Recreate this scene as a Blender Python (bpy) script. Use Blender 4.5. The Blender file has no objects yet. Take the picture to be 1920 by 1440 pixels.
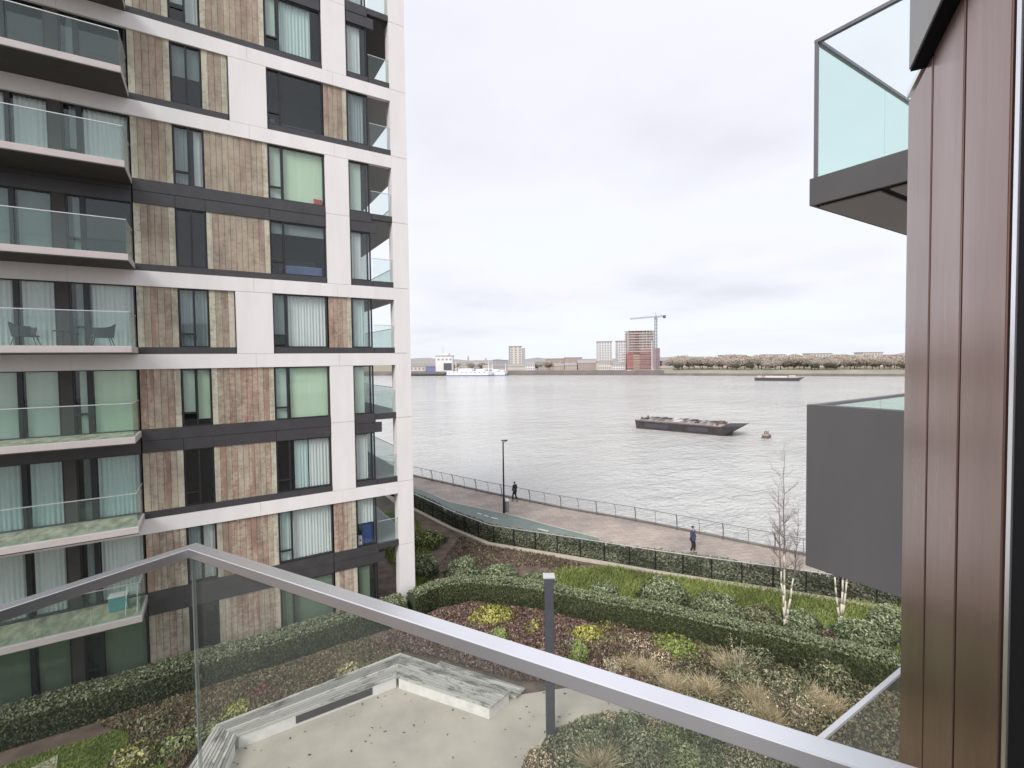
import bpy, math, random
import numpy as np
from mathutils import Vector, Matrix
random.seed(7); rng = np.random.default_rng(7)
scene = bpy.context.scene
COL = scene.collection

# ------------------------------------------------------------------ camera model
FPX, YAW, PITCH, ROLL, PCY, PCX, YC = 902.7727, 0.5603, 0.0335, 0.0129, 703.76, 960.0, 0.5039
EYE = 12.3
_f = np.array([math.sin(YAW)*math.cos(PITCH), math.cos(YAW)*math.cos(PITCH), -math.sin(PITCH)])
_r = np.array([math.cos(YAW), -math.sin(YAW), 0.0]); _d = np.cross(_f, _r)
_rr = math.cos(ROLL)*_r + math.sin(ROLL)*_d; _dd = -math.sin(ROLL)*_r + math.cos(ROLL)*_d
M = np.array([_rr, _dd, _f])
def ray(x, y): return M.T @ np.array([(x-PCX)/FPX, (y-PCY)/FPX, 1.0])
def G(x, y, z=0.0):
    d = ray(x, y); t = (z-EYE)/d[2]; return (d[0]*t, d[1]*t)
def far(x, y, D):
    d = ray(x, y)*D; return (d[0], d[1], d[2]+EYE)
cam = bpy.data.cameras.new('camera'); co = bpy.data.objects.new('camera', cam); COL.objects.link(co)
mw = Matrix(((_rr[0], -_dd[0], -_f[0], 0), (_rr[1], -_dd[1], -_f[1], 0), (_rr[2], -_dd[2], -_f[2], EYE), (0, 0, 0, 1)))
co.matrix_world = mw
cam.sensor_width = 36; cam.lens = FPX/1920*36; cam.shift_y = -(720-PCY)/1920
cam.clip_start = 0.02; cam.clip_end = 30000
scene.camera = co

# ------------------------------------------------------------------ materials
MATS = {}
def lin(c): return tuple(c)+(1.0,)
def newmat(name):
    m = bpy.data.materials.new(name); m.use_nodes = True; nt = m.node_tree
    return m, nt, nt.nodes['Principled BSDF']
def N(nt, t, **kw):
    n = nt.nodes.new(t)
    for k, v in kw.items():
        if k in n.inputs.keys(): n.inputs[k].default_value = v
        else: setattr(n, k, v)
    return n
def ramp(nt, stops):
    r = nt.nodes.new('ShaderNodeValToRGB'); e = r.color_ramp.elements
    while len(e) < len(stops): e.new(0.5)
    for i, (p, c) in enumerate(stops): e[i].position = p; e[i].color = lin(c)
    return r
def mixc(nt, a, b, f, mode='MIX'):
    m = nt.nodes.new('ShaderNodeMix'); m.data_type = 'RGBA'; m.blend_type = mode
    for s, v in ((m.inputs[6], a), (m.inputs[7], b), (m.inputs[0], f)):
        if hasattr(v, 'links') or hasattr(v, 'is_linked'): nt.links.new(v, s)
        elif isinstance(v, (int, float)): s.default_value = v
        else: s.default_value = lin(v)
    return m.outputs[2]
def coords(nt, kind='Object', scale=(1, 1, 1), rot=(0, 0, 0)):
    tc = nt.nodes.new('ShaderNodeTexCoord'); mp = nt.nodes.new('ShaderNodeMapping')
    mp.inputs['Scale'].default_value = scale; mp.inputs['Rotation'].default_value = rot
    nt.links.new(tc.outputs[kind], mp.inputs[0]); return mp.outputs[0]
def noise(nt, vec, scale, detail=5, rough=0.6):
    n = nt.nodes.new('ShaderNodeTexNoise'); n.inputs['Scale'].default_value = scale
    n.inputs['Detail'].default_value = detail; n.inputs['Roughness'].default_value = rough
    nt.links.new(vec, n.inputs['Vector']); return n.outputs[0]
def plain(name, col, rough=0.6, metal=0.0, var=0.12, scale=3.0, bump=0.0, stretch=(1, 1, 1), spec=0.5, col2=None):
    m, nt, b = newmat(name)
    v = coords(nt, 'Object', stretch)
    n = noise(nt, v, scale)
    c2 = col2 if col2 else tuple(min(1, x*(1+var)) for x in col); c1 = tuple(x*(1-var) for x in col)
    r = ramp(nt, [(0.3, c1), (0.7, c2)]); nt.links.new(n, r.inputs[0])
    nt.links.new(r.outputs[0], b.inputs['Base Color'])
    b.inputs['Roughness'].default_value = rough; b.inputs['Metallic'].default_value = metal
    b.inputs['Specular IOR Level'].default_value = spec
    if bump:
        n2 = noise(nt, v, scale*12, 3); bp = nt.nodes.new('ShaderNodeBump'); bp.inputs['Strength'].default_value = bump
        bp.inputs['Distance'].default_value = 0.02
        nt.links.new(n2, bp.inputs['Height']); nt.links.new(bp.outputs[0], b.inputs['Normal'])
    MATS[name] = m; return m
def glass(name, tint, body=(0.6, 0.75, 0.7), bodyf=0.05, refl=1.0):
    m = bpy.data.materials.new(name); m.use_nodes = True; nt = m.node_tree; nt.nodes.clear()
    out = nt.nodes.new('ShaderNodeOutputMaterial'); tr = nt.nodes.new('ShaderNodeBsdfTransparent'); tr.inputs[0].default_value = lin(tint)
    df = nt.nodes.new('ShaderNodeBsdfDiffuse'); 
    v = coords(nt, 'Object'); n = noise(nt, v, 1.2, 6, 0.7); rp = ramp(nt, [(0.35, tuple(x*0.75 for x in body)), (0.7, body)]); nt.links.new(n, rp.inputs[0]); nt.links.new(rp.outputs[0], df.inputs[0])
    gl = nt.nodes.new('ShaderNodeBsdfGlossy'); gl.inputs['Roughness'].default_value = 0.03
    m1 = nt.nodes.new('ShaderNodeMixShader'); m1.inputs[0].default_value = bodyf
    nt.links.new(tr.outputs[0], m1.inputs[1]); nt.links.new(df.outputs[0], m1.inputs[2])
    ge = nt.nodes.new('ShaderNodeNewGeometry'); dt = nt.nodes.new('ShaderNodeVectorMath'); dt.operation = 'DOT_PRODUCT'
    nt.links.new(ge.outputs['Incoming'], dt.inputs[0]); nt.links.new(ge.outputs['Normal'], dt.inputs[1])
    def mm(op, a, b=None, c=None):
        q = nt.nodes.new('ShaderNodeMath'); q.operation = op
        for i, x in enumerate((a, b, c)):
            if x is None: continue
            if isinstance(x, (int, float)): q.inputs[i].default_value = x
            else: nt.links.new(x, q.inputs[i])
        return q
    # Schlick reflectance, the same from both sides of the pane
    mu = mm('MULTIPLY', mm('MULTIPLY_ADD', mm('POWER', mm('SUBTRACT', 1.0, mm('ABSOLUTE', dt.outputs['Value']).outputs[0]).outputs[0], 5.0).outputs[0], 0.94, 0.045).outputs[0], refl)
    m2 = nt.nodes.new('ShaderNodeMixShader'); nt.links.new(mu.outputs[0], m2.inputs[0])
    nt.links.new(m1.outputs[0], m2.inputs[1]); nt.links.new(gl.outputs[0], m2.inputs[2]); nt.links.new(m2.outputs[0], out.inputs[0])
    MATS[name] = m; return m
def foliage(name, rough=0.7, trans=0.15):
    m, nt, b = newmat(name)
    a = nt.nodes.new('ShaderNodeAttribute'); a.attribute_name = 'tint'
    nt.links.new(a.outputs['Color'], b.inputs['Base Color']); b.inputs['Roughness'].default_value = rough
    b.inputs['Specular IOR Level'].default_value = 0.25
    out = nt.nodes['Material Output']; tl = nt.nodes.new('ShaderNodeBsdfTranslucent'); nt.links.new(a.outputs['Color'], tl.inputs[0])
    mx = nt.nodes.new('ShaderNodeMixShader'); mx.inputs[0].default_value = trans
    nt.links.new(b.outputs[0], mx.inputs[1]); nt.links.new(tl.outputs[0], mx.inputs[2]); nt.links.new(mx.outputs[0], out.inputs[0])
    MATS[name] = m; return m
foliage('leaf')

plain('white_panel', (0.80, 0.765, 0.755), 0.55, var=0.05, scale=1.6, bump=0.02, stretch=(1, 1, 0.22))
plain('dark_metal', (0.062, 0.060, 0.064), 0.42, 0.2, var=0.15, scale=2)
plain('frame_metal', (0.030, 0.030, 0.034), 0.4, 0.3)
plain('slab_edge', (0.50, 0.455, 0.44), 0.6, var=0.06)
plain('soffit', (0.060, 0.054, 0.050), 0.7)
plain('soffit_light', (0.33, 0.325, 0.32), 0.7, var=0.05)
plain('balcony_floor', (0.34, 0.34, 0.25), 0.85, var=0.45, scale=1.6, stretch=(2.5, 1, 1))
plain('room_wall', (0.06, 0.064, 0.07), 0.9, var=0.1)
plain('handrail', (0.62, 0.63, 0.64), 0.35, 0.5, var=0.05)
plain('alu', (0.55, 0.56, 0.58), 0.30, 0.75, var=0.08, scale=5, stretch=(1, 1, 1))
plain('alu_painted', (0.90, 0.90, 0.93), 0.28, 0.90, var=0.05, scale=4)
plain('grey_panel', (0.105, 0.105, 0.107), 0.6, var=0.10, scale=1.8, stretch=(1, 1, 0.3))
plain('balc_grey', (0.10, 0.097, 0.097), 0.55, var=0.06)
plain('balc_soffit', (0.33, 0.32, 0.33), 0.6, var=0.05)
plain('black', (0.006, 0.006, 0.009), 0.7, var=0.1, spec=0.12)
plain('concrete', (0.48, 0.44, 0.375), 0.9, var=0.17, scale=0.55, bump=0.2)
plain('white_concrete', (0.75, 0.74, 0.71), 0.85, var=0.12, scale=2.5, bump=0.1)
plain('soil', (0.13, 0.095, 0.075), 0.95, var=0.45, scale=1.3, bump=0.5)
plain('grass_base', (0.12, 0.16, 0.04), 0.95, var=0.35, scale=2.0, bump=0.3)
plain('kerb', (0.52, 0.47, 0.38), 0.9, var=0.1, scale=3)
plain('cycle', (0.175, 0.215, 0.195), 0.9, var=0.12, scale=1.0, bump=0.1)
plain('paint', (0.68, 0.69, 0.66), 0.7, var=0.12, scale=6)
plain('post_metal', (0.085, 0.088, 0.11), 0.45, 0.3)
plain('rail_steel', (0.20, 0.195, 0.21), 0.5, 0.5)
plain('lamp_black', (0.018, 0.018, 0.022), 0.5)
plain('bin_grey', (0.23, 0.23, 0.25), 0.5)
plain('bin_lid', (0.65, 0.65, 0.65), 0.4)
plain('birch', (0.66, 0.60, 0.50), 0.8, var=0.25, scale=8, stretch=(1, 1, 0.25))
plain('twig', (0.20, 0.16, 0.14), 0.9, var=0.2)
plain('bark', (0.16, 0.125, 0.10), 0.95, var=0.3)
plain('coat_black', (0.015, 0.016, 0.018), 0.85); plain('coat_blue', (0.05, 0.065, 0.13), 0.8)
plain('trousers', (0.03, 0.026, 0.026), 0.9); plain('skin', (0.50, 0.32, 0.24), 0.6); plain('shoe', (0.02, 0.02, 0.02), 0.5)
plain('wicker', (0.035, 0.036, 0.038), 0.7, var=0.4, scale=40)
plain('red_box', (0.55, 0.06, 0.04), 0.6); plain('blue_fabric', (0.05, 0.09, 0.28), 0.8); plain('teal', (0.10, 0.28, 0.28), 0.6)
plain('steel_blue', (0.12, 0.17, 0.30), 0.7); plain('appliance', (0.7, 0.7, 0.72), 0.4)
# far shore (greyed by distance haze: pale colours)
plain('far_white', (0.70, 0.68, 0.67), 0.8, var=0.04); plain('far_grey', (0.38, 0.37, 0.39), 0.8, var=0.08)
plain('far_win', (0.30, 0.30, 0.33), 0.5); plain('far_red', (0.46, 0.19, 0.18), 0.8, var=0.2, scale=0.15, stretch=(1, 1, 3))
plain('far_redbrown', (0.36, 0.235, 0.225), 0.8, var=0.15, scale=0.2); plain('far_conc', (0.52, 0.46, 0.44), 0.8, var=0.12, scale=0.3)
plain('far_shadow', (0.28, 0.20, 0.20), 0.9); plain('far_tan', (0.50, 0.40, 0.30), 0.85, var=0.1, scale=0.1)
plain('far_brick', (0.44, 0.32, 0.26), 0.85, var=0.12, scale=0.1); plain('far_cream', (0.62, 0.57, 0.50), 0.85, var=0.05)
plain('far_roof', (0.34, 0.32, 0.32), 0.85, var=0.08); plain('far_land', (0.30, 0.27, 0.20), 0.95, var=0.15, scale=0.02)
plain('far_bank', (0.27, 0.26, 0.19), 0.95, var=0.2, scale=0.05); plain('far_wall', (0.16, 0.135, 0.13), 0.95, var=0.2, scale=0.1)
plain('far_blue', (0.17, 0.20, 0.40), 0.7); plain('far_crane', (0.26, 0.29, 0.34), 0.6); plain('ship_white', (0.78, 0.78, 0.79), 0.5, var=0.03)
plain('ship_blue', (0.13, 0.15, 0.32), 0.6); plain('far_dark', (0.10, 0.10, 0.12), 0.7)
plain('hull_dark', (0.040, 0.034, 0.036), 0.75, var=0.45, scale=0.8); plain('hull_rust', (0.15, 0.115, 0.105), 0.9, var=0.4, scale=1.5)
plain('deck_tan', (0.40, 0.31, 0.27), 0.9, var=0.3, scale=1.2); plain('hatch_grey', (0.30, 0.27, 0.26), 0.7, var=0.3, scale=1.0)
plain('hatch_dark', (0.06, 0.06, 0.07), 0.8, var=0.4); plain('patch_white', (0.66, 0.64, 0.63), 0.7, var=0.15)
plain('stone_wall', (0.16, 0.145, 0.125), 0.95, var=0.3, scale=0.7, bump=0.3)
glass('win_glass', (0.925, 0.96, 0.955), body=(0.20, 0.27, 0.30), bodyf=0.02, refl=0.9)
glass('bal_glass', (0.93, 0.975, 0.965), body=(0.50, 0.66, 0.62), bodyf=0.03, refl=0.6)
glass('near_glass', (0.89, 0.902, 0.888), body=(0.42, 0.46, 0.45), bodyf=0.065, refl=0.35)
glass('up_glass', (0.89, 0.975, 0.95), body=(0.60, 0.85, 0.78), bodyf=0.03, refl=0.25)
glass('clear_glass', (0.965, 0.99, 0.99), body=(0.6, 0.8, 0.76), bodyf=0.02, refl=0.25)
glass('edge_glass', (0.85, 0.92, 0.90), body=(0.62, 0.68, 0.66), bodyf=0.4, refl=1.0)

def clad_mat():
    m, nt, b = newmat('cladding')
    a = nt.nodes.new('ShaderNodeAttribute'); a.attribute_name = 'tint'
    v1 = coords(nt, 'Object', (3, 3, 1.6)); n1 = noise(nt, v1, 1.0, 6, 0.7)
    c = mixc(nt, a.outputs['Color'], (0.33, 0.29, 0.20), 0.0)
    r1 = ramp(nt, [(0.35, (0.72, 0.71, 0.70)), (0.68, (1.20, 1.19, 1.16))]); nt.links.new(n1, r1.inputs[0])
    c = mixc(nt, a.outputs['Color'], r1.outputs[0], 1.0, 'MULTIPLY')
    # pale ripples across the boards, strongest on the edge boards
    v2 = coords(nt, 'Object', (4.7, 4.7, 7.5)); n2 = noise(nt, v2, 1.1, 4, 0.75)
    v3 = coords(nt, 'Object', (5, 5, 0.5)); n3 = noise(nt, v3, 1.0, 2)
    ma = nt.nodes.new('ShaderNodeMath'); ma.operation = 'MULTIPLY'; nt.links.new(n2, ma.inputs[0]); nt.links.new(n3, ma.inputs[1])
    r2 = ramp(nt, [(0.20, (0, 0, 0)), (0.33, (1, 1, 1))]); nt.links.new(ma.outputs[0], r2.inputs[0])
    sep = nt.nodes.new('ShaderNodeMath'); sep.operation = 'MULTIPLY'; sep.inputs[1].default_value = 0.75
    nt.links.new(r2.outputs[0], sep.inputs[0]); 
    al = nt.nodes.new('ShaderNodeMath'); al.operation = 'MULTIPLY'; nt.links.new(sep.outputs[0], al.inputs[0]); nt.links.new(a.outputs['Alpha'], al.inputs[1])
    c = mixc(nt, c, (0.56, 0.52, 0.42), al.outputs[0])
    nt.links.new(c, b.inputs['Base Color']); b.inputs['Roughness'].default_value = 0.7
    bp = nt.nodes.new('ShaderNodeBump'); bp.inputs['Strength'].default_value = 0.4; bp.inputs['Distance'].default_value = 0.01
    nt.links.new(n2, bp.inputs['Height']); nt.links.new(bp.outputs[0], b.inputs['Normal'])
    MATS['cladding'] = m
clad_mat()
def bronze_mat():
    m, nt, b = newmat('bronze')
    v = coords(nt, 'Object', (1.6, 1.6, 0.35)); n = noise(nt, v, 2.2, 5, 0.6)
    r = ramp(nt, [(0.3, (0.22, 0.105, 0.080)), (0.52, (0.30, 0.165, 0.130)), (0.75, (0.39, 0.26, 0.23))]); nt.links.new(n, r.inputs[0])
    v2 = coords(nt, 'Object', (60, 60, 3.0)); n2 = noise(nt, v2, 1.0, 3)
    c = mixc(nt, r.outputs[0], (0.30, 0.24, 0.22), 0.25)
    v3 = coords(nt, 'Object', (14, 14, 5)); n3 = noise(nt, v3, 1.6, 2)
    r3 = ramp(nt, [(0.73, (0, 0, 0)), (0.78, (1, 1, 1))]); nt.links.new(n3, r3.inputs[0])
    ms = nt.nodes.new('ShaderNodeMath'); ms.operation = 'MULTIPLY'; ms.inputs[1].default_value = 0.35; nt.links.new(r3.outputs[0], ms.inputs[0])
    c = mixc(nt, c, (0.5, 0.47, 0.46), ms.outputs[0])
    nt.links.new(c, b.inputs['Base Color']); b.inputs['Metallic'].default_value = 0.78
    rr = ramp(nt, [(0.3, (0.27,)*3), (0.7, (0.31,)*3)]); nt.links.new(n2, rr.inputs[0]); nt.links.new(rr.outputs[0], b.inputs['Roughness'])
    bp = nt.nodes.new('ShaderNodeBump'); bp.inputs['Strength'].default_value = 0.02; bp.inputs['Distance'].default_value = 0.02
    nt.links.new(n, bp.inputs['Height']); nt.links.new(bp.outputs[0], b.inputs['Normal'])
    MATS['bronze'] = m
bronze_mat()
def curtain_mat(name, col, rough=0.9):
    m, nt, b = newmat(name)
    nt.links.new(mixc(nt, col, tuple(x*0.8 for x in col), noise(nt, coords(nt, 'Object', (6, 6, 0.4)), 1.5)), b.inputs['Base Color'])
    b.inputs['Roughness'].default_value = rough; b.inputs['Specular IOR Level'].default_value = 0.1
    # emission takes the cloth colour but is switched off
    b.inputs['Emission Color'].default_value = lin(col); b.inputs['Emission Strength'].default_value = 0.0
    MATS[name] = m
curtain_mat('curtain_white', (0.88, 0.87, 0.85)); curtain_mat('curtain_cyan', (0.72, 0.82, 0.80)); curtain_mat('blind_green', (0.76, 0.88, 0.66))
curtain_mat('blind_pale', (0.74, 0.82, 0.72)); curtain_mat('curtain_grey', (0.42, 0.46, 0.47)); curtain_mat('blind_grey', (0.30, 0.34, 0.33)); curtain_mat('dim_green', (0.28, 0.33, 0.23))

def paving_mat():
    m, nt, b = newmat('paving')
    v = coords(nt, 'Object', (1, 1, 1), (0, 0, 0.35))
    br = nt.nodes.new('ShaderNodeTexBrick'); br.inputs['Scale'].default_value = 1.0; br.inputs['Brick Width'].default_value = 0.9; br.inputs['Row Height'].default_value = 0.45
    br.inputs['Mortar Size'].default_value = 0.012; br.inputs['Color1'].default_value = lin((0.345, 0.30, 0.27)); br.inputs['Color2'].default_value = lin((0.40, 0.355, 0.325)); br.inputs['Mortar'].default_value = lin((0.2, 0.17, 0.15))
    nt.links.new(v, br.inputs['Vector'])
    n = noise(nt, v, 0.25, 6, 0.65); r = ramp(nt, [(0.35, (0.72, 0.70, 0.70)), (0.68, (1.25, 1.18, 1.08))]); nt.links.new(n, r.inputs[0])
    nt.links.new(mixc(nt, br.outputs[0], r.outputs[0], 1.0, 'MULTIPLY'), b.inputs['Base Color']); b.inputs['Roughness'].default_value = 0.75
    MATS['paving'] = m
paving_mat()
def timber_mat():
    m, nt, b = newmat('timber')
    v = coords(nt, 'Object', (0.7, 2.6, 1)); n = noise(nt, v, 1.0, 8, 0.78)
    tc = nt.nodes.new('ShaderNodeAttribute'); tc.attribute_name = 'tint'
    r = ramp(nt, [(0.52, (0, 0, 0)), (0.62, (0.88, 0.88, 0.88))]); nt.links.new(n, r.inputs[0])
    g = noise(nt, coords(nt, 'Object', (30, 30, 30)), 1.0, 2)
    c = mixc(nt, (0.47, 0.46, 0.43), tc.outputs['Color'], 1.0, 'MULTIPLY')
    c = mixc(nt, c, (0.045, 0.043, 0.040), r.outputs[0])
    c2 = mixc(nt, c, (0.42, 0.42, 0.40), 0.15)
    nt.links.new(c2, b.inputs['Base Color']); b.inputs['Roughness'].default_value = 0.85
    MATS['timber'] = m
timber_mat()
def water_mat():
    m, nt, b = newmat('water')
    v = coords(nt, 'Object', (0.55, 1.0, 1), (0, 0, math.radians(55)))
    n1 = noise(nt, v, 0.22, 3, 0.55); n2 = noise(nt, v, 1.5, 4, 0.6); n3 = noise(nt, coords(nt, 'Object'), 0.018, 3)
    add = nt.nodes.new('ShaderNodeMath'); add.operation = 'MULTIPLY_ADD'; add.inputs[1].default_value = 1.9
    nt.links.new(n1, add.inputs[0]); nt.links.new(n2, add.inputs[2])
    bp = nt.nodes.new('ShaderNodeBump'); bp.inputs['Strength'].default_value = 1.0; bp.inputs['Distance'].default_value = 0.62
    nt.links.new(add.outputs[0], bp.inputs['Height']); nt.links.new(bp.outputs[0], b.inputs['Normal'])
    r = ramp(nt, [(0.3, (0.53, 0.53, 0.505)), (0.7, (0.63, 0.63, 0.605))]); nt.links.new(n3, r.inputs[0]); nt.links.new(r.outputs[0], b.inputs['Base Color'])
    b.inputs['Roughness'].default_value = 0.10; b.inputs['IOR'].default_value = 1.36
    MATS['water'] = m
water_mat()

# ------------------------------------------------------------------ mesh helpers
class MB:
    def __init__(s): s.v = []; s.f = []; s.t = []
    def add(s, vs, fs, tint=None):
        o = len(s.v); s.v += [tuple(p) for p in vs]; s.f += [tuple(i+o for i in q) for q in fs]
        s.t += [tint or (1, 1, 1, 1)]*len(fs); return s
    def box(s, x0, x1, y0, y1, z0, z1, tint=None, T=None):
        vs = [(x0, y0, z0), (x1, y0, z0), (x1, y1, z0), (x0, y1, z0), (x0, y0, z1), (x1, y0, z1), (x1, y1, z1), (x0, y1, z1)]
        if T: vs = [T(*p) for p in vs]
        return s.add(vs, [(0, 3, 2, 1), (4, 5, 6, 7), (0, 1, 5, 4), (1, 2, 6, 5), (2, 3, 7, 6), (3, 0, 4, 7)], tint)
    def prism(s, poly, z0, z1, tint=None):
        n = len(poly); a = sum(poly[i][0]*poly[(i+1) % n][1]-poly[(i+1) % n][0]*poly[i][1] for i in range(n))
        if a < 0: poly = poly[::-1]
        vs = [(p[0], p[1], z0) for p in poly]+[(p[0], p[1], z1) for p in poly]
        fs = [tuple(range(n-1, -1, -1)), tuple(range(n, 2*n))]+[(i, (i+1) % n, n+(i+1) % n, n+i) for i in range(n)]
        return s.add(vs, fs, tint)
    def tube(s, p, q, r0, r1=None, n=8, tint=None):
        r1 = r0 if r1 is None else r1; p = Vector(p); q = Vector(q); d = (q-p)
        if d.length < 1e-6: return s
        d.normalize(); a = d.orthogonal().normalized(); b = d.cross(a)
        vs = [p+(a*math.cos(2*math.pi*i/n)+b*math.sin(2*math.pi*i/n))*r0 for i in range(n)]+[q+(a*math.cos(2*math.pi*i/n)+b*math.sin(2*math.pi*i/n))*r1 for i in range(n)]
        fs = [(i, (i+1) % n, n+(i+1) % n, n+i) for i in range(n)]+[tuple(range(n-1, -1, -1)), tuple(range(n, 2*n))]
        return s.add(vs, fs, tint)
    def build(s, name, mat, parent=None, bevel=0.0, smooth=False, **props):
        me = bpy.data.meshes.new(name); me.from_pydata(s.v, [], s.f); me.materials.append(MATS[mat])
        if any(t != (1, 1, 1, 1) for t in s.t) or mat in ('leaf', 'cladding', 'timber'):
            ca = me.color_attributes.new('tint', 'FLOAT_COLOR', 'CORNER')
            arr = np.repeat(np.array(s.t, dtype=np.float32), [len(f) for f in s.f], axis=0).ravel()
            ca.data.foreach_set('color', arr)
        if smooth: me.polygons.foreach_set('use_smooth', [True]*len(me.polygons))
        o = bpy.data.objects.new(name, me); COL.objects.link(o)
        if parent: o.parent = parent
        if bevel:
            bv = o.modifiers.new('bevel', 'BEVEL'); bv.width = bevel; bv.segments = 2; bv.limit_method = 'ANGLE'
        return setp(o, **props)
def setp(o, label=None, cat=None, group=None, kind=None):
    if label: o['label'] = label
    if cat: o['category'] = cat
    if group: o['group'] = group
    if kind: o['kind'] = kind
    return o
def thing(name, label, cat, loc=(0, 0, 0), rz=0, group=None):
    o = bpy.data.objects.new(name, None); COL.objects.link(o); o.location = loc; o.rotation_euler = (0, 0, rz); o.empty_display_size = 0.2
    return setp(o, label, cat, group)
def kids(o): return [c for c in bpy.data.objects if c.parent == o]
def dup(o, loc, rz=None, label=None, scale=None, parent=None):
    c = o.copy(); COL.objects.link(c)
    if parent is not None: c.parent = parent
    if loc is not None: c.location = loc
    if rz is not None: c.rotation_euler = (0, 0, rz)
    if scale is not None: c.scale = scale
    if label: c['label'] = label
    for k in kids(o): dup(k, None, parent=c)
    return c
def quads(name, cen, ax, up, cols, mat='leaf', parent=None, **props):
    """one quad per row: centre, half axes, colour"""
    n = len(cen); v = np.empty((n, 4, 3), np.float32)
    v[:, 0] = cen-ax-up; v[:, 1] = cen+ax-up; v[:, 2] = cen+ax*0.6+up; v[:, 3] = cen-ax*0.6+up
    me = bpy.data.meshes.new(name); me.vertices.add(n*4); me.vertices.foreach_set('co', v.ravel())
    me.loops.add(n*4); me.loops.foreach_set('vertex_index', np.arange(n*4, dtype=np.int32))
    me.polygons.add(n); me.polygons.foreach_set('loop_start', np.arange(0, n*4, 4, dtype=np.int32)); me.polygons.foreach_set('loop_total', np.full(n, 4, np.int32))
    me.update(calc_edges=True)
    ca = me.color_attributes.new('tint', 'FLOAT_COLOR', 'CORNER'); c4 = np.ones((n, 4), np.float32); c4[:, :3] = cols
    ca.data.foreach_set('color', np.repeat(c4, 4, axis=0).ravel())
    me.materials.append(MATS[mat]); o = bpy.data.objects.new(name, me); COL.objects.link(o)
    if parent: o.parent = parent
    return setp(o, **props)
def unit(a): return a/np.maximum(np.linalg.norm(a, axis=1, keepdims=True), 1e-9)
def leafset(cen, nrm, size, pal, shade=None, jit=0.7):
    """orientation roughly facing nrm with jitter; returns cen, ax, up, cols"""
    n = len(cen); nn = unit(nrm+rng.normal(0, jit, (n, 3))); t = unit(np.cross(nn, rng.normal(0, 1, (n, 3)))); b = np.cross(nn, t)
    sz = (size*rng.uniform(0.6, 1.4, n))[:, None]
    pal = np.array(pal, dtype=float); ci = rng.integers(0, len(pal), n); c = pal[ci]*rng.uniform(0.80, 1.20, (n, 1))
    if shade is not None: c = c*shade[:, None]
    return cen, t*sz*0.5, b*sz*0.8, np.clip(c, 0, 1)
def smooth_noise(p, f, seed=0):
    r = np.random.default_rng(seed); o = np.zeros(len(p))
    for k in range(5):
        d = r.normal(0, 1, 3); d /= np.linalg.norm(d); o += np.sin(p@d*f*(1+0.5*k)+r.uniform(0, 6.28))/(1+0.4*k)
    return o/3.0

# ------------------------------------------------------------------ palettes
P_HEDGE = [(0.092, 0.110, 0.050), (0.11, 0.130, 0.058), (0.14, 0.160, 0.075), (0.070, 0.082, 0.042)]
P_HEDGETOP = [(0.27, 0.31, 0.18), (0.20, 0.24, 0.12), (0.34, 0.37, 0.24)]
P_GREYG = [(0.18, 0.22, 0.11), (0.26, 0.30, 0.17), (0.11, 0.145, 0.07), (0.38, 0.41, 0.27)]
P_GRASS = [(0.25, 0.31, 0.09), (0.31, 0.37, 0.11), (0.19, 0.25, 0.07), (0.38, 0.40, 0.16)]
P_LAWN = [(0.28, 0.37, 0.08), (0.34, 0.42, 0.10), (0.22, 0.30, 0.065)]
P_YEL = [(0.50, 0.47, 0.12), (0.34, 0.36, 0.09), (0.60, 0.54, 0.20), (0.28, 0.28, 0.08)]
P_RED = [(0.16, 0.095, 0.085), (0.21, 0.13, 0.105), (0.105, 0.068, 0.07), (0.33, 0.24, 0.20), (0.19, 0.15, 0.09)]
P_BROWN = [(0.20, 0.145, 0.095), (0.28, 0.21, 0.13), (0.14, 0.105, 0.08), (0.14, 0.155, 0.07)]
P_TAN = [(0.74, 0.60, 0.41), (0.64, 0.50, 0.33), (0.80, 0.68, 0.50), (0.50, 0.41, 0.26)]
P_PALEG = [(0.30, 0.36, 0.13), (0.36, 0.42, 0.18), (0.24, 0.30, 0.10)]
P_MIX = [(0.25, 0.27, 0.145), (0.34, 0.345, 0.20), (0.18, 0.20, 0.105), (0.44, 0.40, 0.28), (0.13, 0.15, 0.08)]
P_TWIG = [(0.48, 0.41, 0.36), (0.53, 0.46, 0.40), (0.45, 0.38, 0.33), (0.50, 0.45, 0.36)]  # far tree twigs, colours paled to stand for distance haze

# ------------------------------------------------------------------ ground, river, far land
RIV = [(-22, 165), (5, 90), (17.99, 48.67), (21.4, 38.3), (24.2, 30.9), (26.8, 25.6), (28.7, 20.6), (30.66, 15.22), (35, 3.5), (45, -25), (60, -70)]
land = [(-260, 165)]+RIV+[(60, -160), (-260, -160)]
MB().prism(land, -0.6, -0.02).build('ground', 'soil', kind='structure')
w = MB(); w.add([(-6000, -6000, -3), (14000, -6000, -3), (14000, 14000, -3), (-6000, 14000, -3)], [(0, 1, 2, 3)]); w.build('water', 'water', kind='structure')
rw = MB()
for a, b in zip(RIV[:-1], RIV[1:]):
    d = (Vector(b)-Vector(a)).normalized(); n = Vector((d.y, -d.x))*0.30
    if n.x < 0: n = -n
    rw.prism([a, b, (b[0]+n.x, b[1]+n.y), (a[0]+n.x, a[1]+n.y)], -6, 0.08)
rw.build('river_wall', 'stone_wall', label='low stone kerb and river wall at the outer edge of the promenade', cat='wall')
FEN = [(9.0, 80), (12.3, 55), (13.5, 44), (14.09, 38.4), (14.8, 31.9), (15.6, 27.9), (17.75, 24.6), (20.1, 21.0), (21.4, 18.9), (23.1, 16.4), (24.95, 13.9), (26.1, 12.2), (27.2, 10.6), (28.9, 8.2), (31.5, 1), (38, -25)]
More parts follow.
